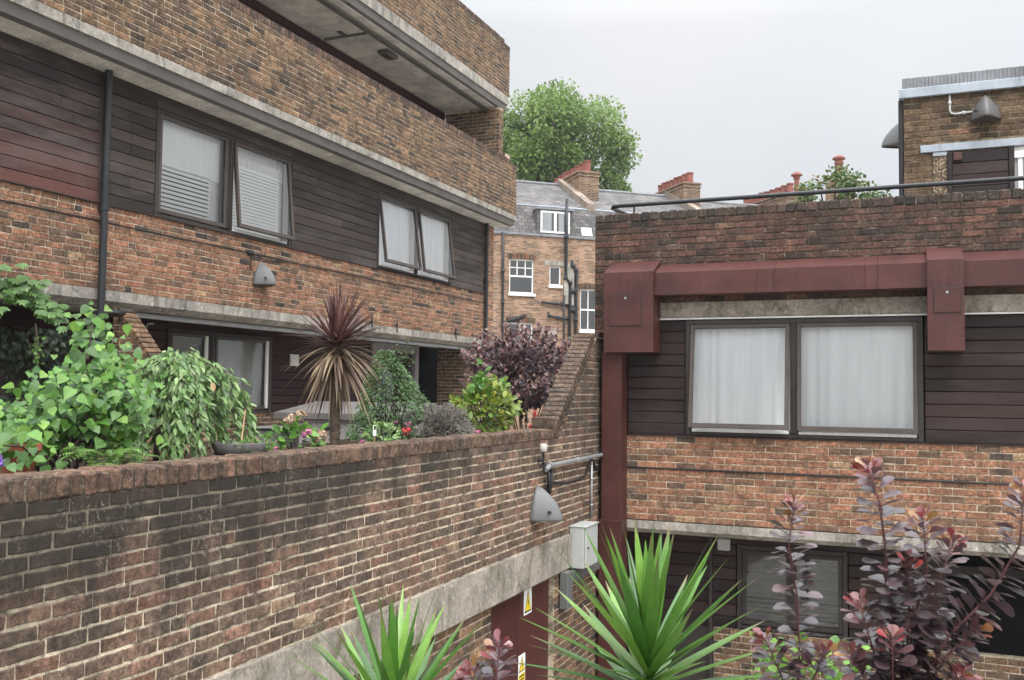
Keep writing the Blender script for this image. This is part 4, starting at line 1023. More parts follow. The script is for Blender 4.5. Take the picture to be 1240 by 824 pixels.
for t in tips:
    t = (t[0], min(t[1], abs(t[0]) / .95 - .12), t[2])
    b = base + V((U(-.15, .15), U(-.2, .3), 0)); pts = arc(b, t, .06, 7, .015); st.tube(pts, [.010 - .0010 * i for i in range(8)], 6)
    for k in range(58):
        q = U(.35, 1.02) ** .8; i = min(6, int(q * 7)); p = lerp(pts[i], pts[i + 1], min(1, q * 7 - i)) + V((U(-.13, .13), U(-.13, .12), U(-.11, .08)))
        out = V((.55, -.45, .1)) + rdir() * .8; out.z = U(-1.0, -.1); nr = V((.65, -.6, .75)) + rdir() * .4
        L = random.choice((U(.028, .045), U(.035, .06), U(.05, .08))); lf.leaf(p, out, nr, L, L * U(.75, 1.0), HEART, U(0, .3), U(.08, .3), tn(.42, .3))
st.build('stem', M['bark_dark'], S, smooth=True); lf.build('foliage', M['l_heart'], S, smooth=True)

# weeping shrub
S = thing('weeping_shrub', 'domed weeping shrub with narrow drooping leaves, right of the lime green shrub', 'shrub', (-4.65, 4.95, -.53))
st = MB(); lf = MB(); top = V((-4.6, 5.03, .17))
st.tube([(-4.62, 4.90, -.53), (-4.62, 4.93, -.2), (-4.61, 5.0, .02), top], [.022, .02, .018, .014], 8)
for i in range(84):
    a = U(0, 6.283); rr = U(.10, .50); e = top + V((math.cos(a) * rr * .62, math.sin(a) * rr * 1.12 + .08, U(-.02, .07) - rr * .35))
    pts = arc(top + V((U(-.05, .05), U(-.05, .05), U(-.06, .03))), e, .06, 4); L = U(.12, .66); e += V((U(-.06, .06), U(-.1, .1), U(-.05, .07))); zend = max(-.53, e.z - L)
    p = pts[-1].copy(); hang = [p.copy()]
    while p.z > zend: p = p + V((U(-.012, .012) + math.cos(a) * .008, U(-.012, .012) + math.sin(a) * .014, -.055)); hang.append(p.copy())
    allp = pts + hang[1:]; st.tube(allp, .0028, 4)
    for k in range(len(allp)):
        for m in range(4 if k > 1 else 2):
            q = allp[k] + V((U(-.02, .02), U(-.02, .02), U(-.03, .03)))
            d = V((math.cos(a) * .5 + U(-.6, .6), math.sin(a) * .5 + U(-.6, .6), U(-1.1, -.1))); L2 = U(.045, .085)
            lf.leaf(q, d, V((.6, -.6, .7)) + rdir() * .5, L2, L2 * .36, NARR, .2, .2, tn(.5, .28))
st.build('trunk', M['bark'], S, smooth=True); lf.build('foliage', M['l_weep'], S, smooth=True)
mb = MB(); mb.leaf((-4.30, 5.05, .03), (.3, .1, -1), (.8, -.6, .2), .055, .035, OVAL, .2, .3, (.9, 1, 1)); mb.build('yellowed_leaf', M['cane'], S)

# fern
S = thing('fern', 'bright green fern spreading its fronds just behind the wall coping', 'fern', (-3.86, 3.72, -.53)); lf = MB()
for i in range(13):
    a = i * 2.4; rr = U(.22, .36); b = V((-3.86, 3.72, -.48)); e = b + V((math.cos(a) * rr * .7, math.sin(a) * rr, U(.02, .16))); pts = arc(b, e, U(.05, .1), 14)
    for k in range(2, 15):
        d = (pts[min(14, k + 1)] - pts[k - 1]).normalized(); sd = d.cross(V((0, 0, 1))).normalized(); L = .085 * math.sin(math.pi * (k / 15.5) ** .7)
        for s in (-1, 1): lf.leaf(pts[k], sd * s + d * .45 + V((0, 0, -.15)), (0, 0, 1), L, L * .26, NARR, .1, .1, tn(.55))
lf.build('fronds', M['l_fern'], S)
# terracotta pot by the fern
mb = MB(); mb.lathe((-4.2, 3.50, -.50), [(.07, 0), (.095, .16), (.11, .165), (.11, .20), (.095, .20), (.09, .17)], 16); tag(mb.build('flower_pot', M['terracotta'], smooth=False), 'orange red terracotta pot among the stems behind the fern', 'pot')
S = thing('violet_flower', 'tiny violet flower beside the coping at the far left', 'flower', (-3.86, 3.12, -.53)); mb = MB(); mb.tube([(-3.86, 3.12, -.53), (-3.85, 3.12, -.35)], .003, 5); mb.build('stem', M['stem_green'], S); mb = MB()
for i in range(14): mb.leaf((-3.85 + U(-.012, .012), 3.12 + U(-.012, .012), -.35 + U(-.02, .012)), rdir(), rdir(), .022, .018, OVAL, 0, .2)
mb.build('petals', M['f_purple'], S)

# creeper over the concrete band and ivy in the recess
S = thing('climbing_creeper', 'green creeper with fingered leaves trailing over the concrete band at upper left', 'climber', (-8.3, 6.6, .5)); st = MB(); lf = MB()
for i in range(22):
    a = V((-8.42, U(5.3, 6.9), U(.9, 1.1))); e = V((U(-8.36, -8.2), min(8.0, a.y + U(.1, .9)), U(.5, 1.18)))
    if e.y > 7.3: e.z = U(.55, .78)
    if e.y < 6.9: e.z = U(.7, 1.25)
    pts = arc(a, e, .05, 8, .02); st.tube(pts, .005, 5)
    for k in range(9):
        for m in range(2):
            c = pts[k] + V((U(0, .12), U(-.09, .09), U(-.08, .06)))
            if c.y > 7.05 and c.z > .93: continue
            nr = (V((.75, -.4, .55)) + rdir() * .35).normalized(); ax = nr.cross(rdir()).normalized()
            dn = V((.1, .1, -1)); d0 = (dn - nr * dn.dot(nr)).normalized(); sd = nr.cross(d0)
            for w in (-1.1, -.55, 0, .55, 1.1): lf.leaf(c, d0 * math.cos(w) + sd * math.sin(w), nr, U(.06, .09), .035, OVAL, .1, .15, tn(.5, .25))
pts = [(-8.2, 6.98, .62), (-8.18, 7.0, .4), (-8.2, 7.02, .2), (-8.19, 7.0, .05)]; st.tube(pts, .007, 5)
for k in range(40): lf.leaf(V((-8.19, 7.0, U(.1, .55))) + rdir() * .05, rdir(-.5), rdir(.5), .045, .03, OVAL, .1, .2, tn(.8))
# a second trailing tuft by the drainpipe
for k in range(26):
    c = V((U(-8.36, -8.2), U(7.55, 7.98), U(.55, .80))); nr = (V((.75, -.4, .5)) + rdir() * .4).normalized(); dn = V((.1, .1, -1)); d0 = (dn - nr * dn.dot(nr)).normalized(); sd = nr.cross(d0)
    for w in (-1.1, -.55, 0, .55, 1.1): lf.leaf(c, d0 * math.cos(w) + sd * math.sin(w), nr, U(.05, .08), .032, OVAL, .1, .15, tn(.45, .25))
st.build('stem', M['bark'], S); lf.build('foliage', M['l_creeper'], S, smooth=True)
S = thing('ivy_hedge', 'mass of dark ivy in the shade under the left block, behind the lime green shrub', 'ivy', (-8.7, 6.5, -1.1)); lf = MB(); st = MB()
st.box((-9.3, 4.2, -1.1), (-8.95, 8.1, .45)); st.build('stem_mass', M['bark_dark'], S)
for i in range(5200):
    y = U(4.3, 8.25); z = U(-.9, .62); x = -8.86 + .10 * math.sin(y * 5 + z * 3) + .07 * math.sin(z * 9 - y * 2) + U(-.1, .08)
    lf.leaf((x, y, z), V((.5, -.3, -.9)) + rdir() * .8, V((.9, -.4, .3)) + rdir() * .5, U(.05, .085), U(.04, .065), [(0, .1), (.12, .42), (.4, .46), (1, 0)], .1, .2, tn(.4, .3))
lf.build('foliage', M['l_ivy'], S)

# cordyline
S = thing('cordyline_palm', 'burgundy cordyline palm with a skirt of dry straw leaves behind the garden wall', 'palm', (-4.6, 6.98, -.53))
mb = MB(); pts = [V((-4.6, 6.98, -.53)), V((-4.602, 6.975, -.2)), V((-4.6, 6.98, .1)), V((-4.598, 6.975, .36))]; mb.tube(pts, [.045, .042, .044, .05], 12)
for i in range(60):
    z = -.5 + i * .0145; a = i * 2.4; mb.cbox(V((-4.6 + .042 * math.cos(a), 6.98 + .042 * math.sin(a), z)), (V((math.cos(a), math.sin(a), 0)), V((-math.sin(a), math.cos(a), 0)), V((0, 0, 1))), (.006, .018, .007), .002)
mb.build('trunk', M['bark'], S)
SW = [(0, .45), (.12, .42), (.3, .5), (.5, .47), (.7, .36), (.86, .2), (1, 0)]
def sword(mb, p, el, az, L, W, droop, tone, fold=.35, seg=9, tip=0):
    d = V((math.cos(az) * math.cos(el), math.sin(az) * math.cos(el), math.sin(el))); prof = []
    for i in range(seg + 1):
        t = i / seg; w = .3 + .2 * min(1, t / .3) if t < .3 else .5 * (1 - ((t - .3) / .7) ** 1.6)
        prof.append((t, w if i < seg else 0))
    up = V((-math.cos(az) * math.sin(el), -math.sin(az) * math.sin(el), math.cos(el))) + V((0, 0, .05))
    n0 = len(mb.t); mb.leaf(p, d, up + rdir() * .08, L, W, prof, droop, fold, tone)
    if tip and R() < tip:
        for i in range(n0, len(mb.t)):
            k = (i - n0) / max(1, len(mb.t) - 1 - n0)
            if k > .9: mb.t[i] = tuple(mb.t[i][:3]) + (0.15,)
hd = V((-4.6, 6.975, .36)); up = MB(); dr = MB()
for i in range(135):
    el = math.radians(U(2, 88)); sword(up, hd + V((U(-.02, .02), U(-.02, .02), U(-.03, .07))), el, U(0, 6.283), U(.46, .58) * (1 if el > .6 else .95), .027, U(0, .08), tn(.5, .3), .4)
for i in range(150):
    el = math.radians(random.choice((U(-15, 25), U(-60, 0), U(-85, -40)))); L = U(.36, .58); sword(dr, hd + V((U(-.03, .03), U(-.03, .03), U(-.10, .0))), el, U(0, 6.283), L, U(.022, .034), U(.25, .6) * (math.cos(el) + .1), tn(.5, .3), .3)
up.build('upright_leaves', M['l_cordy'], S, smooth=True); dr.build('dry_leaf_skirt', M['l_dry'], S, smooth=True)

# climber mound
S = thing('mounded_climber', 'peaked mound of small dark green leaves right of the cordyline', 'shrub', (-5, 8.8, -.56)); lf = MB(); st = MB()
for i in range(40):
    a = U(0, 6.283); b = V((-5 + U(-.1, .1), 8.75 + U(-.1, .1), -.53)); h = U(.1, 1); rr = .62 * (1 - h) + .06
    e = V((-5 + math.cos(a) * rr * .6, 8.55 + .25 * (1 - h) + math.sin(a) * rr, -.53 + .9 * h)); st.tube(arc(b, e, .03, 5, .02), .005, 5)
for i in range(5200):
    h = U(0, 1) ** 1.35; a = U(0, 6.283); rr = (.66 * (1 - h) ** .8 + .05) * U(.8, 1.06) * (1 + .13 * math.sin(a * 5 + h * 9)); p = V((-5 + math.cos(a) * rr * .6, 8.47 + .35 * (1 - h) + math.sin(a) * rr * .95, -.55 + .92 * h + U(-.03, .03)))
    lf.leaf(p, V((math.cos(a), math.sin(a), -.3)) + rdir() * .8, V((.4, -.4, .8)) + rdir() * .6, U(.03, .055), U(.014, .022), OVAL if i % 3 == 0 else SMALL, .1, .2, tn(.5 + .12 * math.sin(p.y * 11) * math.sin(p.z * 13), .22))
for i in range(12):
    p = V((-4.95, 8.4 + U(-.05, .35), U(.15, .4))); a = U(-.5, 1.4); e = p + V((.05, .18 * math.cos(a) + .1, .14 * math.sin(a))); pts = arc(p, e, .03, 5); st.tube(pts, .003, 4)
    for q in pts:
        for k in range(3): lf.leaf(q, rdir(), rdir(.5), .035, .014, SMALL, .1, .2, tn(.6))
st.build('stem', M['bark_dark'], S); lf.build('foliage', M['l_mound'], S)

def bush(name, label, cat, c, rad, n, L, W, mat, stemmat='bark_dark', prof=OVAL, mu=.5, group=None, nst=10, lump=.15, base_z=-.53, up=.4, flat=0.0):
    S = thing(name, label, cat, (c[0], c[1], base_z), 0, group); lf = MB(); st = MB(); c = V(c)
    for i in range(nst):
        d = rdir(.5); st.tube(arc(V((c.x + U(-.05, .05), c.y + U(-.05, .05), base_z)), c + V((d.x * rad[0], d.y * rad[1], d.z * rad[2])) * .85, .02, 5, .01), .006, 5)
    ph = [U(0, 6) for _ in range(4)]
    for i in range(n):
        d = rdir(); r = U(.35, 1.0) ** .5; k = 1 + lump * (math.sin(d.x * 7 + ph[0]) + math.sin(d.y * 6 + ph[1]) + math.sin(d.z * 7 + ph[2]))
        p = c + V((d.x * rad[0], d.y * rad[1], d.z * rad[2])) * r * k
        if p.z < base_z: continue
        l = U(.7, 1.25) * L
        lf.leaf(p, d + rdir(up) * .8, V((.3, -.4, .8)) + rdir() * .55, l, l * W / L, prof, .12, .2, tn(mu + .15 * math.sin(p.y * 17 + p.z * 13), .2))
    st.build('stem', M[stemmat], S); lf.build('foliage', M[mat], S)
    return S
# hydrangea
S = bush('hydrangea', 'hydrangea with cream and pink mop heads in front of the grey storage box', 'hydrangea', (-4.2, 5.85, -.40), (.14, .24, .15), 90, .09, .06, 'l_heart', mu=.5, nst=8)
def head(S, c, r, mat, n=90, name='flower_head'):
    mb = MB(); c = V(c)
    for i in range(n):
        d = rdir(.25); mb.leaf(c + d * r * U(.35, 1), d.orthogonal() + rdir() * .5, d, r * .42, r * .42, [(0, .2), (.5, .5), (1, .1)], 0, .1, tn(.5, .3))
    mb.build(name, M[mat], S)
for c, r, m in (((-4.18, 5.75, -.235), .05, 'f_cream'), ((-4.16, 5.86, -.20), .045, 'f_cream'), ((-4.02, 5.90, -.36), .06, 'f_cream'), ((-4.05, 5.77, -.33), .042, 'f_pink'), ((-4.1, 5.5, -.45), .02, 'f_pink'), ((-4.05, 5.42, -.42), .018, 'f_pink'), ((-4.0, 6.45, -.42), .022, 'f_pink')): head(S, c, r, m, 70)
S = bush('flowering_plant', 'low leafy plant with crimson flowers and a seed label, right of the palm trunk', 'plant', (-4.1, 6.92, -.40), (.12, .18, .13), 260, .05, .03, 'l_weep', mu=.6, nst=6)
head(S, (-3.98, 7.12, -.36), .045, 'f_red', 50); head(S, (-4.0, 6.98, -.28), .02, 'f_pink', 20); head(S, (-3.98, 7.15, -.30), .03, 'f_pink', 30)
S = thing('plant_label', 'small white plant label on a stick beside the crimson flowers', 'plant label', (-3.95, 6.55, -.53)); mb = MB(); mb.tube([(-3.95, 6.55, -.53), (-3.95, 6.56, -.33)], .004, 5); mb.build('stick', M['cane'], S)
mb = MB(); mb.box((-3.952, 6.53, -.375), (-3.946, 6.575, -.29)); o = mb.build('card', M['signwhite'], S); mb = MB(); mb.box((-3.9459, 6.535, -.325), (-3.945, 6.57, -.295)); mb.build('picture', M['l_yellow'], o)
bush('lavender_bush', 'grey mauve lavender like bush between the green mound and the yellow green shrub', 'shrub', (-4.35, 8.55, -.40), (.20, .34, .20), 5200, .042, .013, 'l_grey', prof=SMALL, nst=16, up=.9)
S = bush('heather_plant', 'small heather with magenta flowers at the foot of the lavender bush', 'plant', (-4.0, 8.45, -.45), (.06, .1, .05), 160, .03, .012, 'l_grey', nst=4); head(S, (-3.95, 8.5, -.42), .035, 'f_pink', 40)
S = bush('yellow_green_shrub', 'yellow green shrub with glossy leaves and red geraniums by the sloping coping', 'shrub', (-4.35, 9.6, -.22), (.26, .62, .28), 900, .085, .05, 'l_yellow', mu=.5, nst=14, lump=.1)
for (y, h) in ((9.25, .28), (9.2, .18), (9.35, .2), (9.1, .08), (9.9, .08)):
    lf = MB()
    for k in range(16): lf.leaf(V((-4.3 + U(-.05, .05), y + U(-.06, .06), h - U(0, .25))), rdir(.5), V((.3, -.4, .8)) + rdir() * .5, U(.07, .11), .055, OVAL, .12, .2, tn(.45, .2))
    lf.build('tall_shoot', M['l_heart'], S)
for c in ((-3.95, 10.0, -.25), (-3.96, 10.06, -.29), (-3.9, 9.75, -.40), (-3.9, 9.86, -.42)): head(S, c, .035, 'f_red', 40)
head(S, (-4.2, 9.3, .15), .04, 'f_cream', 40)

# smoke bush beyond
S = bush('purple_smoke_bush', 'large round purple smoke bush filling the gap before the terraced house', 'shrub', (-5.5, 13.45, .20), (.66, 1.15, .50), 4200, .085, .05, 'l_smoke', prof=OVAL, mu=.5, nst=24, base_z=-1.1, lump=.1)
lf = MB()
for i in range(150):
    d = rdir(.5); p = V((-5.5 + d.x * .70, 13.45 + d.y * 1.22, .20 + d.z * .52)); ax = (d + V((0, 0, .6)) + rdir() * .5).normalized(); n_ = int(U(4, 9))
    for k in range(n_ * 3):
        q = p + ax * (.05 * (k / 3) - .05); lf.leaf(q, rdir() + ax * .6, V((.3, -.5, .8)) + rdir() * .5, U(.05, .09), .045, OVAL, .1, .2, tn(.55 + .3 * k / (n_ * 3), .2))
lf.build('leafy_shoots', M['l_smoke'], S, smooth=True)

# storage box
S = thing('storage_box', 'mauve grey plastic storage box with a dark lid behind the palm trunk', 'storage box', (-6.3, 9.95, -1.1))
mb = MB(); mb.box((-7.10, 9.62, -1.1), (-5.46, 10.35, -.37), ch=.02)
for i in range(8): x = -7.06 + i * .197; mb.box((x, 9.60, -1.05), (x + .175, 9.625, -.42), ch=.006)
mb.build('body', M['shed'], S)
mb = MB(); mb.prism([(-7.16, 9.54, -.37), (-7.16, 9.54, -.30), (-7.16, 10.42, -.17), (-7.16, 10.42, -.37)], (1.76, 0, 0)); mb.build('lid', M['shed_lid'], S)
mb = MB(); mb.box((-6.52, 9.57, -.50), (-6.30, 9.60, -.46), ch=.008); mb.build('handle', M['pipe'], S)
mb = MB(); mb.box((-5.78, 9.57, -.56), (-5.70, 9.60, -.50), ch=.008); mb.build('latch', M['galv'], S)
# cane, bowl, small box
mb = MB(); mb.tube([(-4.25, 5.28, -.55), (-4.3, 5.40, -.16)], .006, 6); tag(mb.build('bamboo_cane', M['cane']), 'thin bamboo cane leaning beside the dark bowl planter', 'cane')
S = thing('bowl_planter', 'dark grey bowl planter with small pink and white flowers', 'planter', (-4.35, 5.42, -.53)); mb = MB(); mb.lathe((-4.35, 5.42, -.53), [(.1, 0), (.17, .06), (.2, .14), (.19, .145), (.16, .11)], 20); mb.build('bowl', M['lamp_dark'], S, smooth=True)
mb = MB()
for i in range(160): mb.leaf(V((-4.3 + U(-.14, .16), 5.42 + U(-.18, .2), -.43 + U(-.05, .09))), rdir(.4), rdir(.8), .035, .02, OVAL, .1, .2, tn(.6))
mb.build('foliage', M['l_fern'], S)
for i in range(7): head(S, (-4.18 + U(-.05, .02), 5.42 + U(-.18, .2), -.38 + U(-.03, .06)), .013, 'f_pink', 14)
S = thing('grey_bin', 'small grey plastic bin with a rim beside the hydrangea', 'bin', (-5.2, 6.95, -1.1)); mb = MB(); mb.box((-5.35, 6.80, -1.1), (-5.05, 7.10, -.36), ch=.02); mb.build('body', M['lamp_dark'], S); mb = MB(); mb.box((-5.37, 6.78, -.36), (-5.03, 7.12, -.345), ch=.006); mb.build('rim', M['lamp'], S)

# yuccas
def yucca(name, label, c, n, L, W, lean=0.0):
    S = thing(name, label, 'yucca', (c[0], c[1], G)); c = V(c); mb = MB(); mb.tube([(c.x, c.y, G), (c.x + .02, c.y - .02, -2.4), c - V((0, 0, .24)), c - V((0, 0, .13))], [.09, .075, .055, .03], 12); mb.build('trunk', M['bark'], S, smooth=True)
    mb = MB()
    for i in range(n):
        t = i / n; el = math.radians(86 - 84 * t ** .72 + U(-9, 9)); az = i * 2.39996 + U(-.25, .25)
        l = L * (U(.9, 1.08) if t < .75 else U(.8, 1.0)) * (.85 if t < .1 else 1)
        sword(mb, c + V((0, 0, .10 - .22 * t)), el, az, l, W * U(.85, 1.1), U(.0, .07) + .16 * max(0, t - .5), tn(.64 - .25 * t, .26), U(.10, .3), 14, .55)
    mb.build('leaves', M['l_yucca'], S, smooth=True)
    mb = MB()
    for i in range(22): sword(mb, c + V((0, 0, -.14 - U(0, .1))), math.radians(U(-75, -20)), U(0, 6.283), L * U(.6, .9), W * .8, U(.1, .4), tn(.5, .3), .3, 9)
    mb.build('dead_leaf_skirt', M['l_dry'], S, smooth=True)
    return S
yucca('yucca_plant', 'large green yucca with stiff sword leaves in front of the maroon riser', (-.913, 3.475, -1.05), 66, .56, .052)
yucca('yucca_plant', 'smaller green yucca in front of the stained concrete lintel', (-2.02, 3.55, -1.44), 56, .60, .05)

# near smoke bush stems
def shoots(name, label, stems, base, nl, group=None):
    S = thing(name, label, 'shrub', base, 0, group); st = MB(); lf = MB()
    st.tube([base, V(stems[0][-1])], [.02, .009], 8)
    for pts in stems:
        P = [V(p) for p in pts]; st.tube(P[::-1], [.0034] + [.0028] * (len(P) - 2) + [.0014], 6)
        seg = [(P[i + 1] - P[i]).length for i in range(len(P) - 1)]; tot = sum(seg); s = 0; az = U(0, 6)
        while s < tot:
            q = s; i = 0
            while i < len(seg) - 1 and q > seg[i]: q -= seg[i]; i += 1
            p = lerp(P[i], P[i + 1], min(1, q / seg[i])); ax = (P[i] - P[i + 1]).normalized()
            for m in range(2 if s > .03 else 3):
                az += 2.4 + U(-.3, .3); o1 = ax.orthogonal().normalized(); o2 = ax.cross(o1); rad = o1 * math.cos(az) + o2 * math.sin(az)
                k = min(1, s / .1); d = rad * (.6 + .4 * k) + ax * (.75 - .5 * k) + V((0, 0, U(-.25, .1))); L = (.034 + .024 * min(1, s / .10)) * U(.8, 1.15)
                pe = p + d.normalized() * .014; st.tube([p, pe], .0011, 4, False)
                redd = max(0, 1 - s / .07)
                lf.leaf(pe, d, ax + rdir() * .5, L, L * U(.58, .74), OBOV, U(0, .15), .18, (min(1, max(0, random.gauss(.33, .16) + .52 * redd)), R(), R()))
            s += .0125 if s > .06 else .008
    st.build('stem', M['stem_red'], S, smooth=True); lf.build('foliage', M['l_smoke_near'], S, smooth=True)
    return S
shoots('smoke_bush', 'single upright purple smoke bush shoot in front of the ground storey window', [[(-.319, 2.819, -.316), (-.335, 2.819, -.429), (-.315, 2.836, -.569), (-.31, 2.847, -.732), (-.318, 2.852, -.95)], [(-.40, 2.82, -.70), (-.36, 2.84, -.80), (-.318, 2.852, -.95)], [(-.24, 2.82, -.72), (-.28, 2.84, -.82), (-.318, 2.852, -.95)]], (-.318, 2.852, G), 1)
shoots('smoke_bush', 'spreading purple smoke bush with several leafy shoots at lower right', [
    [(-.115, 2.682, -.195), (-.089, 2.697, -.286), (-.077, 2.709, -.394), (-.07, 2.719, -.524), (-.043, 2.74, -.697), (-.035, 2.751, -.90)],
    [(.016, 2.744, -.328), (.023, 2.755, -.458), (-.013, 2.748, -.61), (-.035, 2.751, -.85)],
    [(.09, 2.86, -.40), (.055, 2.85, -.498), (.007, 2.83, -.679), (-.036, 2.80, -.859)],
    [(.255, 2.787, -.244), (.244, 2.79, -.382), (.174, 2.768, -.51), (.075, 2.732, -.617), (-.024, 2.71, -.80)],
    [(.134, 2.752, -.603), (.075, 2.734, -.66), (-.004, 2.708, -.788), (-.035, 2.74, -.9)],
    [(-.02, 2.70, -.44), (-.02, 2.71, -.55), (-.03, 2.73, -.75), (-.035, 2.75, -.9)],
    [(-.14, 2.68, -.55), (-.11, 2.70, -.66), (-.06, 2.74, -.85)], [(-.16, 2.66, -.68), (-.12, 2.70, -.76), (-.05, 2.74, -.92)], [(.10, 2.68, -.70), (.04, 2.70, -.8), (-.03, 2.74, -.95)], [(-.06, 2.64, -.62), (-.06, 2.68, -.75), (-.035, 2.74, -.95)]], (-.035, 2.751, G), 1)
shoots('smoke_bush', 'small purple smoke bush sprig in front of the maroon door', [[(-1.054, 2.421, -.700), (-1.064, 2.423, -.84), (-1.06, 2.43, -.98)], [(-1.13, 2.40, -.775), (-1.10, 2.42, -.86), (-1.06, 2.43, -.98)]], (-1.06, 2.43, G), 1)
bush('green_shrub', 'low bright green shrub behind the purple shoots at the bottom right', 'shrub', (-.5, 4.75, -1.52), (.42, .3, .30), 520, .055, .04, 'l_heart', stemmat='stem_green', mu=.6, nst=22, base_z=G, lump=.15)

# trees
def tree(name, label, base, crown, rad, n, L, mat, mu=.5, nb=26, lumps=30, group=None):
    S = thing(name, label, 'tree', base, 0, group); tr = MB(); lf = MB(); base = V(base); crown = V(crown)
    h = crown.z - base.z; fork = base.lerp(crown, .62); tr.tube([base, base.lerp(fork, .5) + V((.02 * h, 0, 0)), fork, crown], [.03 * h + .05, .024 * h + .03, .02 * h + .02, .008 * h], 10)
    cl = []
    for i in range(lumps):
        d = rdir(.15); r = U(.45, 1.0) ** .6; p = crown + V((d.x * rad[0], d.y * rad[1], d.z * rad[2])) * r; cl.append(p)
        tr.tube(arc(fork.lerp(crown, U(0, .8)), p, -.03 * h, 5, .01 * h), [.010 * h, .008 * h, .006 * h, .004 * h, .003 * h, .002 * h], 5)
    cs = {id(c): U(.16, .34) for c in cl}
    for i in range(n):
        c = random.choice(cl); d = rdir(.1); rr = U(.1, 1) ** .5 * rad[0] * cs[id(c)]
        p = c + d * rr * V((1, 1, .75)).length / 1.6
        lf.leaf(p, d + rdir() * .9 + V((0, 0, -.3)), V((.2, -.3, .9)) + rdir() * .8, U(.7, 1.3) * L, U(.6, .9) * L, SMALL if n > 3000 else OVAL, .1, .2, tn(mu + .12 * math.sin(p.x * 1.3 + p.z) + .06 * d.z, .2))
    tr.build('trunk', M['bark'], S, smooth=True); lf.build('crown', M[mat], S)
    return S
tree('plane_tree', 'tall broad leafy green tree rising behind the left block and the terraced roofs', (-21, 58, G), (-21.6, 57, 13.6), (5.0, 5.0, 5.6), 56000, .23, 'l_tree', .5, lumps=88)
tree('roof_tree', 'wider green treetop poking up above the handrail in front of the mossy chimney', (-1.7, 22.9, G), (-1.62, 22.9, 4.52), (.92, .5, .55), 1500, .10, 'l_roofshrub', .6, lumps=30)
tree('roof_tree', 'smaller low green treetop just right of the mossy chimney, behind the handrail', (-.55, 23.2, G), (-.62, 23.2, 4.35), (.32, .3, .25), 260, .09, 'l_roofshrub', .55, lumps=8)

# thin damp air: far roofs and trees pale a little
t = NT('damp air'); pv = t.n('ShaderNodeVolumePrincipled', Color=(.86, .89, .93, 1), Density=.00045, Anisotropy=.2); t.t.links.new(pv.outputs[0], t.out.inputs['Volume'])
mb = MB(); mb.box((-152, -152, G - 2), (152, 222, 24)); tag(mb.build('haze', t.m), kind='stuff')

# ------------------------------------------------------------------ lift everything to the garden floor at z = 0
cam = bpy.data.cameras.new('camera'); co = bpy.data.objects.new('camera', cam); C.objects.link(co)
yaw, pitch, roll = math.radians(22.962), math.radians(3.016), math.radians(.678)
fw = V((-math.sin(yaw) * math.cos(pitch), math.cos(yaw) * math.cos(pitch), math.sin(pitch)))
r0 = fw.cross(V((0, 0, 1))).normalized(); u0 = r0.cross(fw)
r1 = r0 * math.cos(roll) + u0 * math.sin(roll); u1 = u0 * math.cos(roll) - r0 * math.sin(roll)
m = Matrix((r1, u1, -fw)).transposed().to_4x4(); co.matrix_world = m
cam.sensor_width = 36; cam.lens = 1152.9 / 1240 * 36; cam.clip_start = .05; cam.clip_end = 1000
cam.dof.use_dof = True; cam.dof.focus_distance = 9.5; cam.dof.aperture_fstop = 10
bpy.context.scene.camera = co
for o in C.objects:
    if o.parent is None: o.location.z += LIFT

# ------------------------------------------------------------------ light
sc = bpy.context.scene
el, az = math.radians(58), math.radians(140)        # sun high, behind the viewer's right shoulder
w = bpy.data.worlds.new('World'); sc.world = w; w.use_nodes = True; nt = w.node_tree; nt.nodes.clear()
out = nt.nodes.new('ShaderNodeOutputWorld'); bg = nt.nodes.new('ShaderNodeBackground'); sky = nt.nodes.new('ShaderNodeTexSky')
sky.sky_type = 'NISHITA'; sky.sun_disc = False; sky.sun_elevation = el; sky.sun_rotation = az; sky.dust_density = 4.0; sky.air_density = 1.0; sky.ozone_density = 1.0
hs = nt.nodes.new('ShaderNodeHueSaturation'); hs.inputs['Saturation'].default_value = .12; nt.links.new(sky.outputs[0], hs.inputs['Color'])
mx = nt.nodes.new('ShaderNodeMix'); mx.data_type = 'RGBA'; mx.inputs[0].default_value = .94
nt.links.new(hs.outputs[0], mx.inputs[6])
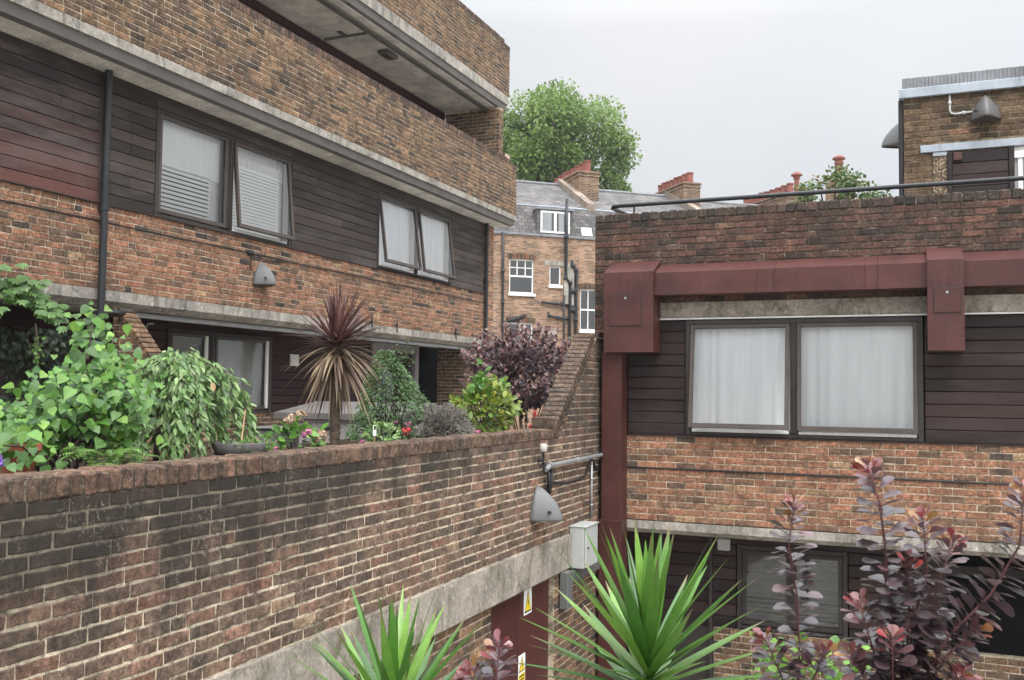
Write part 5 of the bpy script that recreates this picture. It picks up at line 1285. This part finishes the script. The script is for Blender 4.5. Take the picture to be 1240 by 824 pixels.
# overcast cloud layer: brighter overhead than at the horizon, brighter on the sun's side, slightly mottled
tc = nt.nodes.new('ShaderNodeTexCoord'); nz = nt.nodes.new('ShaderNodeTexNoise'); nz.inputs['Scale'].default_value = 2.0; nz.inputs['Detail'].default_value = 5; nt.links.new(tc.outputs['Generated'], nz.inputs['Vector'])
cr = nt.nodes.new('ShaderNodeValToRGB'); nt.links.new(nz.outputs[0], cr.inputs[0]); cr.color_ramp.elements[0].position = .36; cr.color_ramp.elements[1].position = .66
cr.color_ramp.elements[0].color = (.85, .90, .97, 1); cr.color_ramp.elements[1].color = (.99, 1.0, 1.02, 1)
def wm(op, a, b, cl=False):
    nd = nt.nodes.new('ShaderNodeMath'); nd.operation = op; nd.use_clamp = cl
    for i, v in ((0, a), (1, b)):
        if isinstance(v, bpy.types.NodeSocket): nt.links.new(v, nd.inputs[i])
        else: nd.inputs[i].default_value = v
    return nd.outputs[0]
sx = nt.nodes.new('ShaderNodeSeparateXYZ'); nt.links.new(tc.outputs['Generated'], sx.inputs[0])
hz = wm('ADD', wm('MULTIPLY', wm('MAXIMUM', wm('SUBTRACT', sx.outputs[2], .36), 0.0), 1.35), .275)
dt = nt.nodes.new('ShaderNodeVectorMath'); dt.operation = 'DOT_PRODUCT'; nt.links.new(tc.outputs['Generated'], dt.inputs[0])
dt.inputs[1].default_value = (math.sin(az) * math.cos(el), math.cos(az) * math.cos(el), math.sin(el))
gl = wm('ADD', wm('MULTIPLY', dt.outputs['Value'], .65), 1.0)
sc2 = nt.nodes.new('ShaderNodeVectorMath'); sc2.operation = 'SCALE'; nt.links.new(wm('MULTIPLY', wm('MULTIPLY', hz, gl), 19.0), sc2.inputs['Scale']); nt.links.new(cr.outputs[0], sc2.inputs[0]); nt.links.new(sc2.outputs[0], mx.inputs[7])
nt.links.new(mx.outputs[2], bg.inputs[0]); bg.inputs[1].default_value = .12; nt.links.new(bg.outputs[0], out.inputs[0])
sun = bpy.data.lights.new('sun', 'SUN'); sun.energy = 1.3; sun.angle = math.radians(25); sun.color = (1, .97, .92); so = bpy.data.objects.new('sun', sun); C.objects.link(so)
sd = V((math.sin(az) * math.cos(el), math.cos(az) * math.cos(el), math.sin(el))); so.rotation_euler = sd.to_track_quat('Z', 'Y').to_euler(); so.location = (0, 0, 30)
sc.view_settings.view_transform = 'Standard'; sc.view_settings.look = 'None'; sc.view_settings.exposure = .66; sc.view_settings.gamma = 1
sc.view_settings.use_curve_mapping = False
sc.cycles.max_bounces = 8; sc.cycles.transparent_max_bounces = 12; sc.cycles.use_denoising = True; sc.cycles.denoising_prefilter = 'ACCURATE'
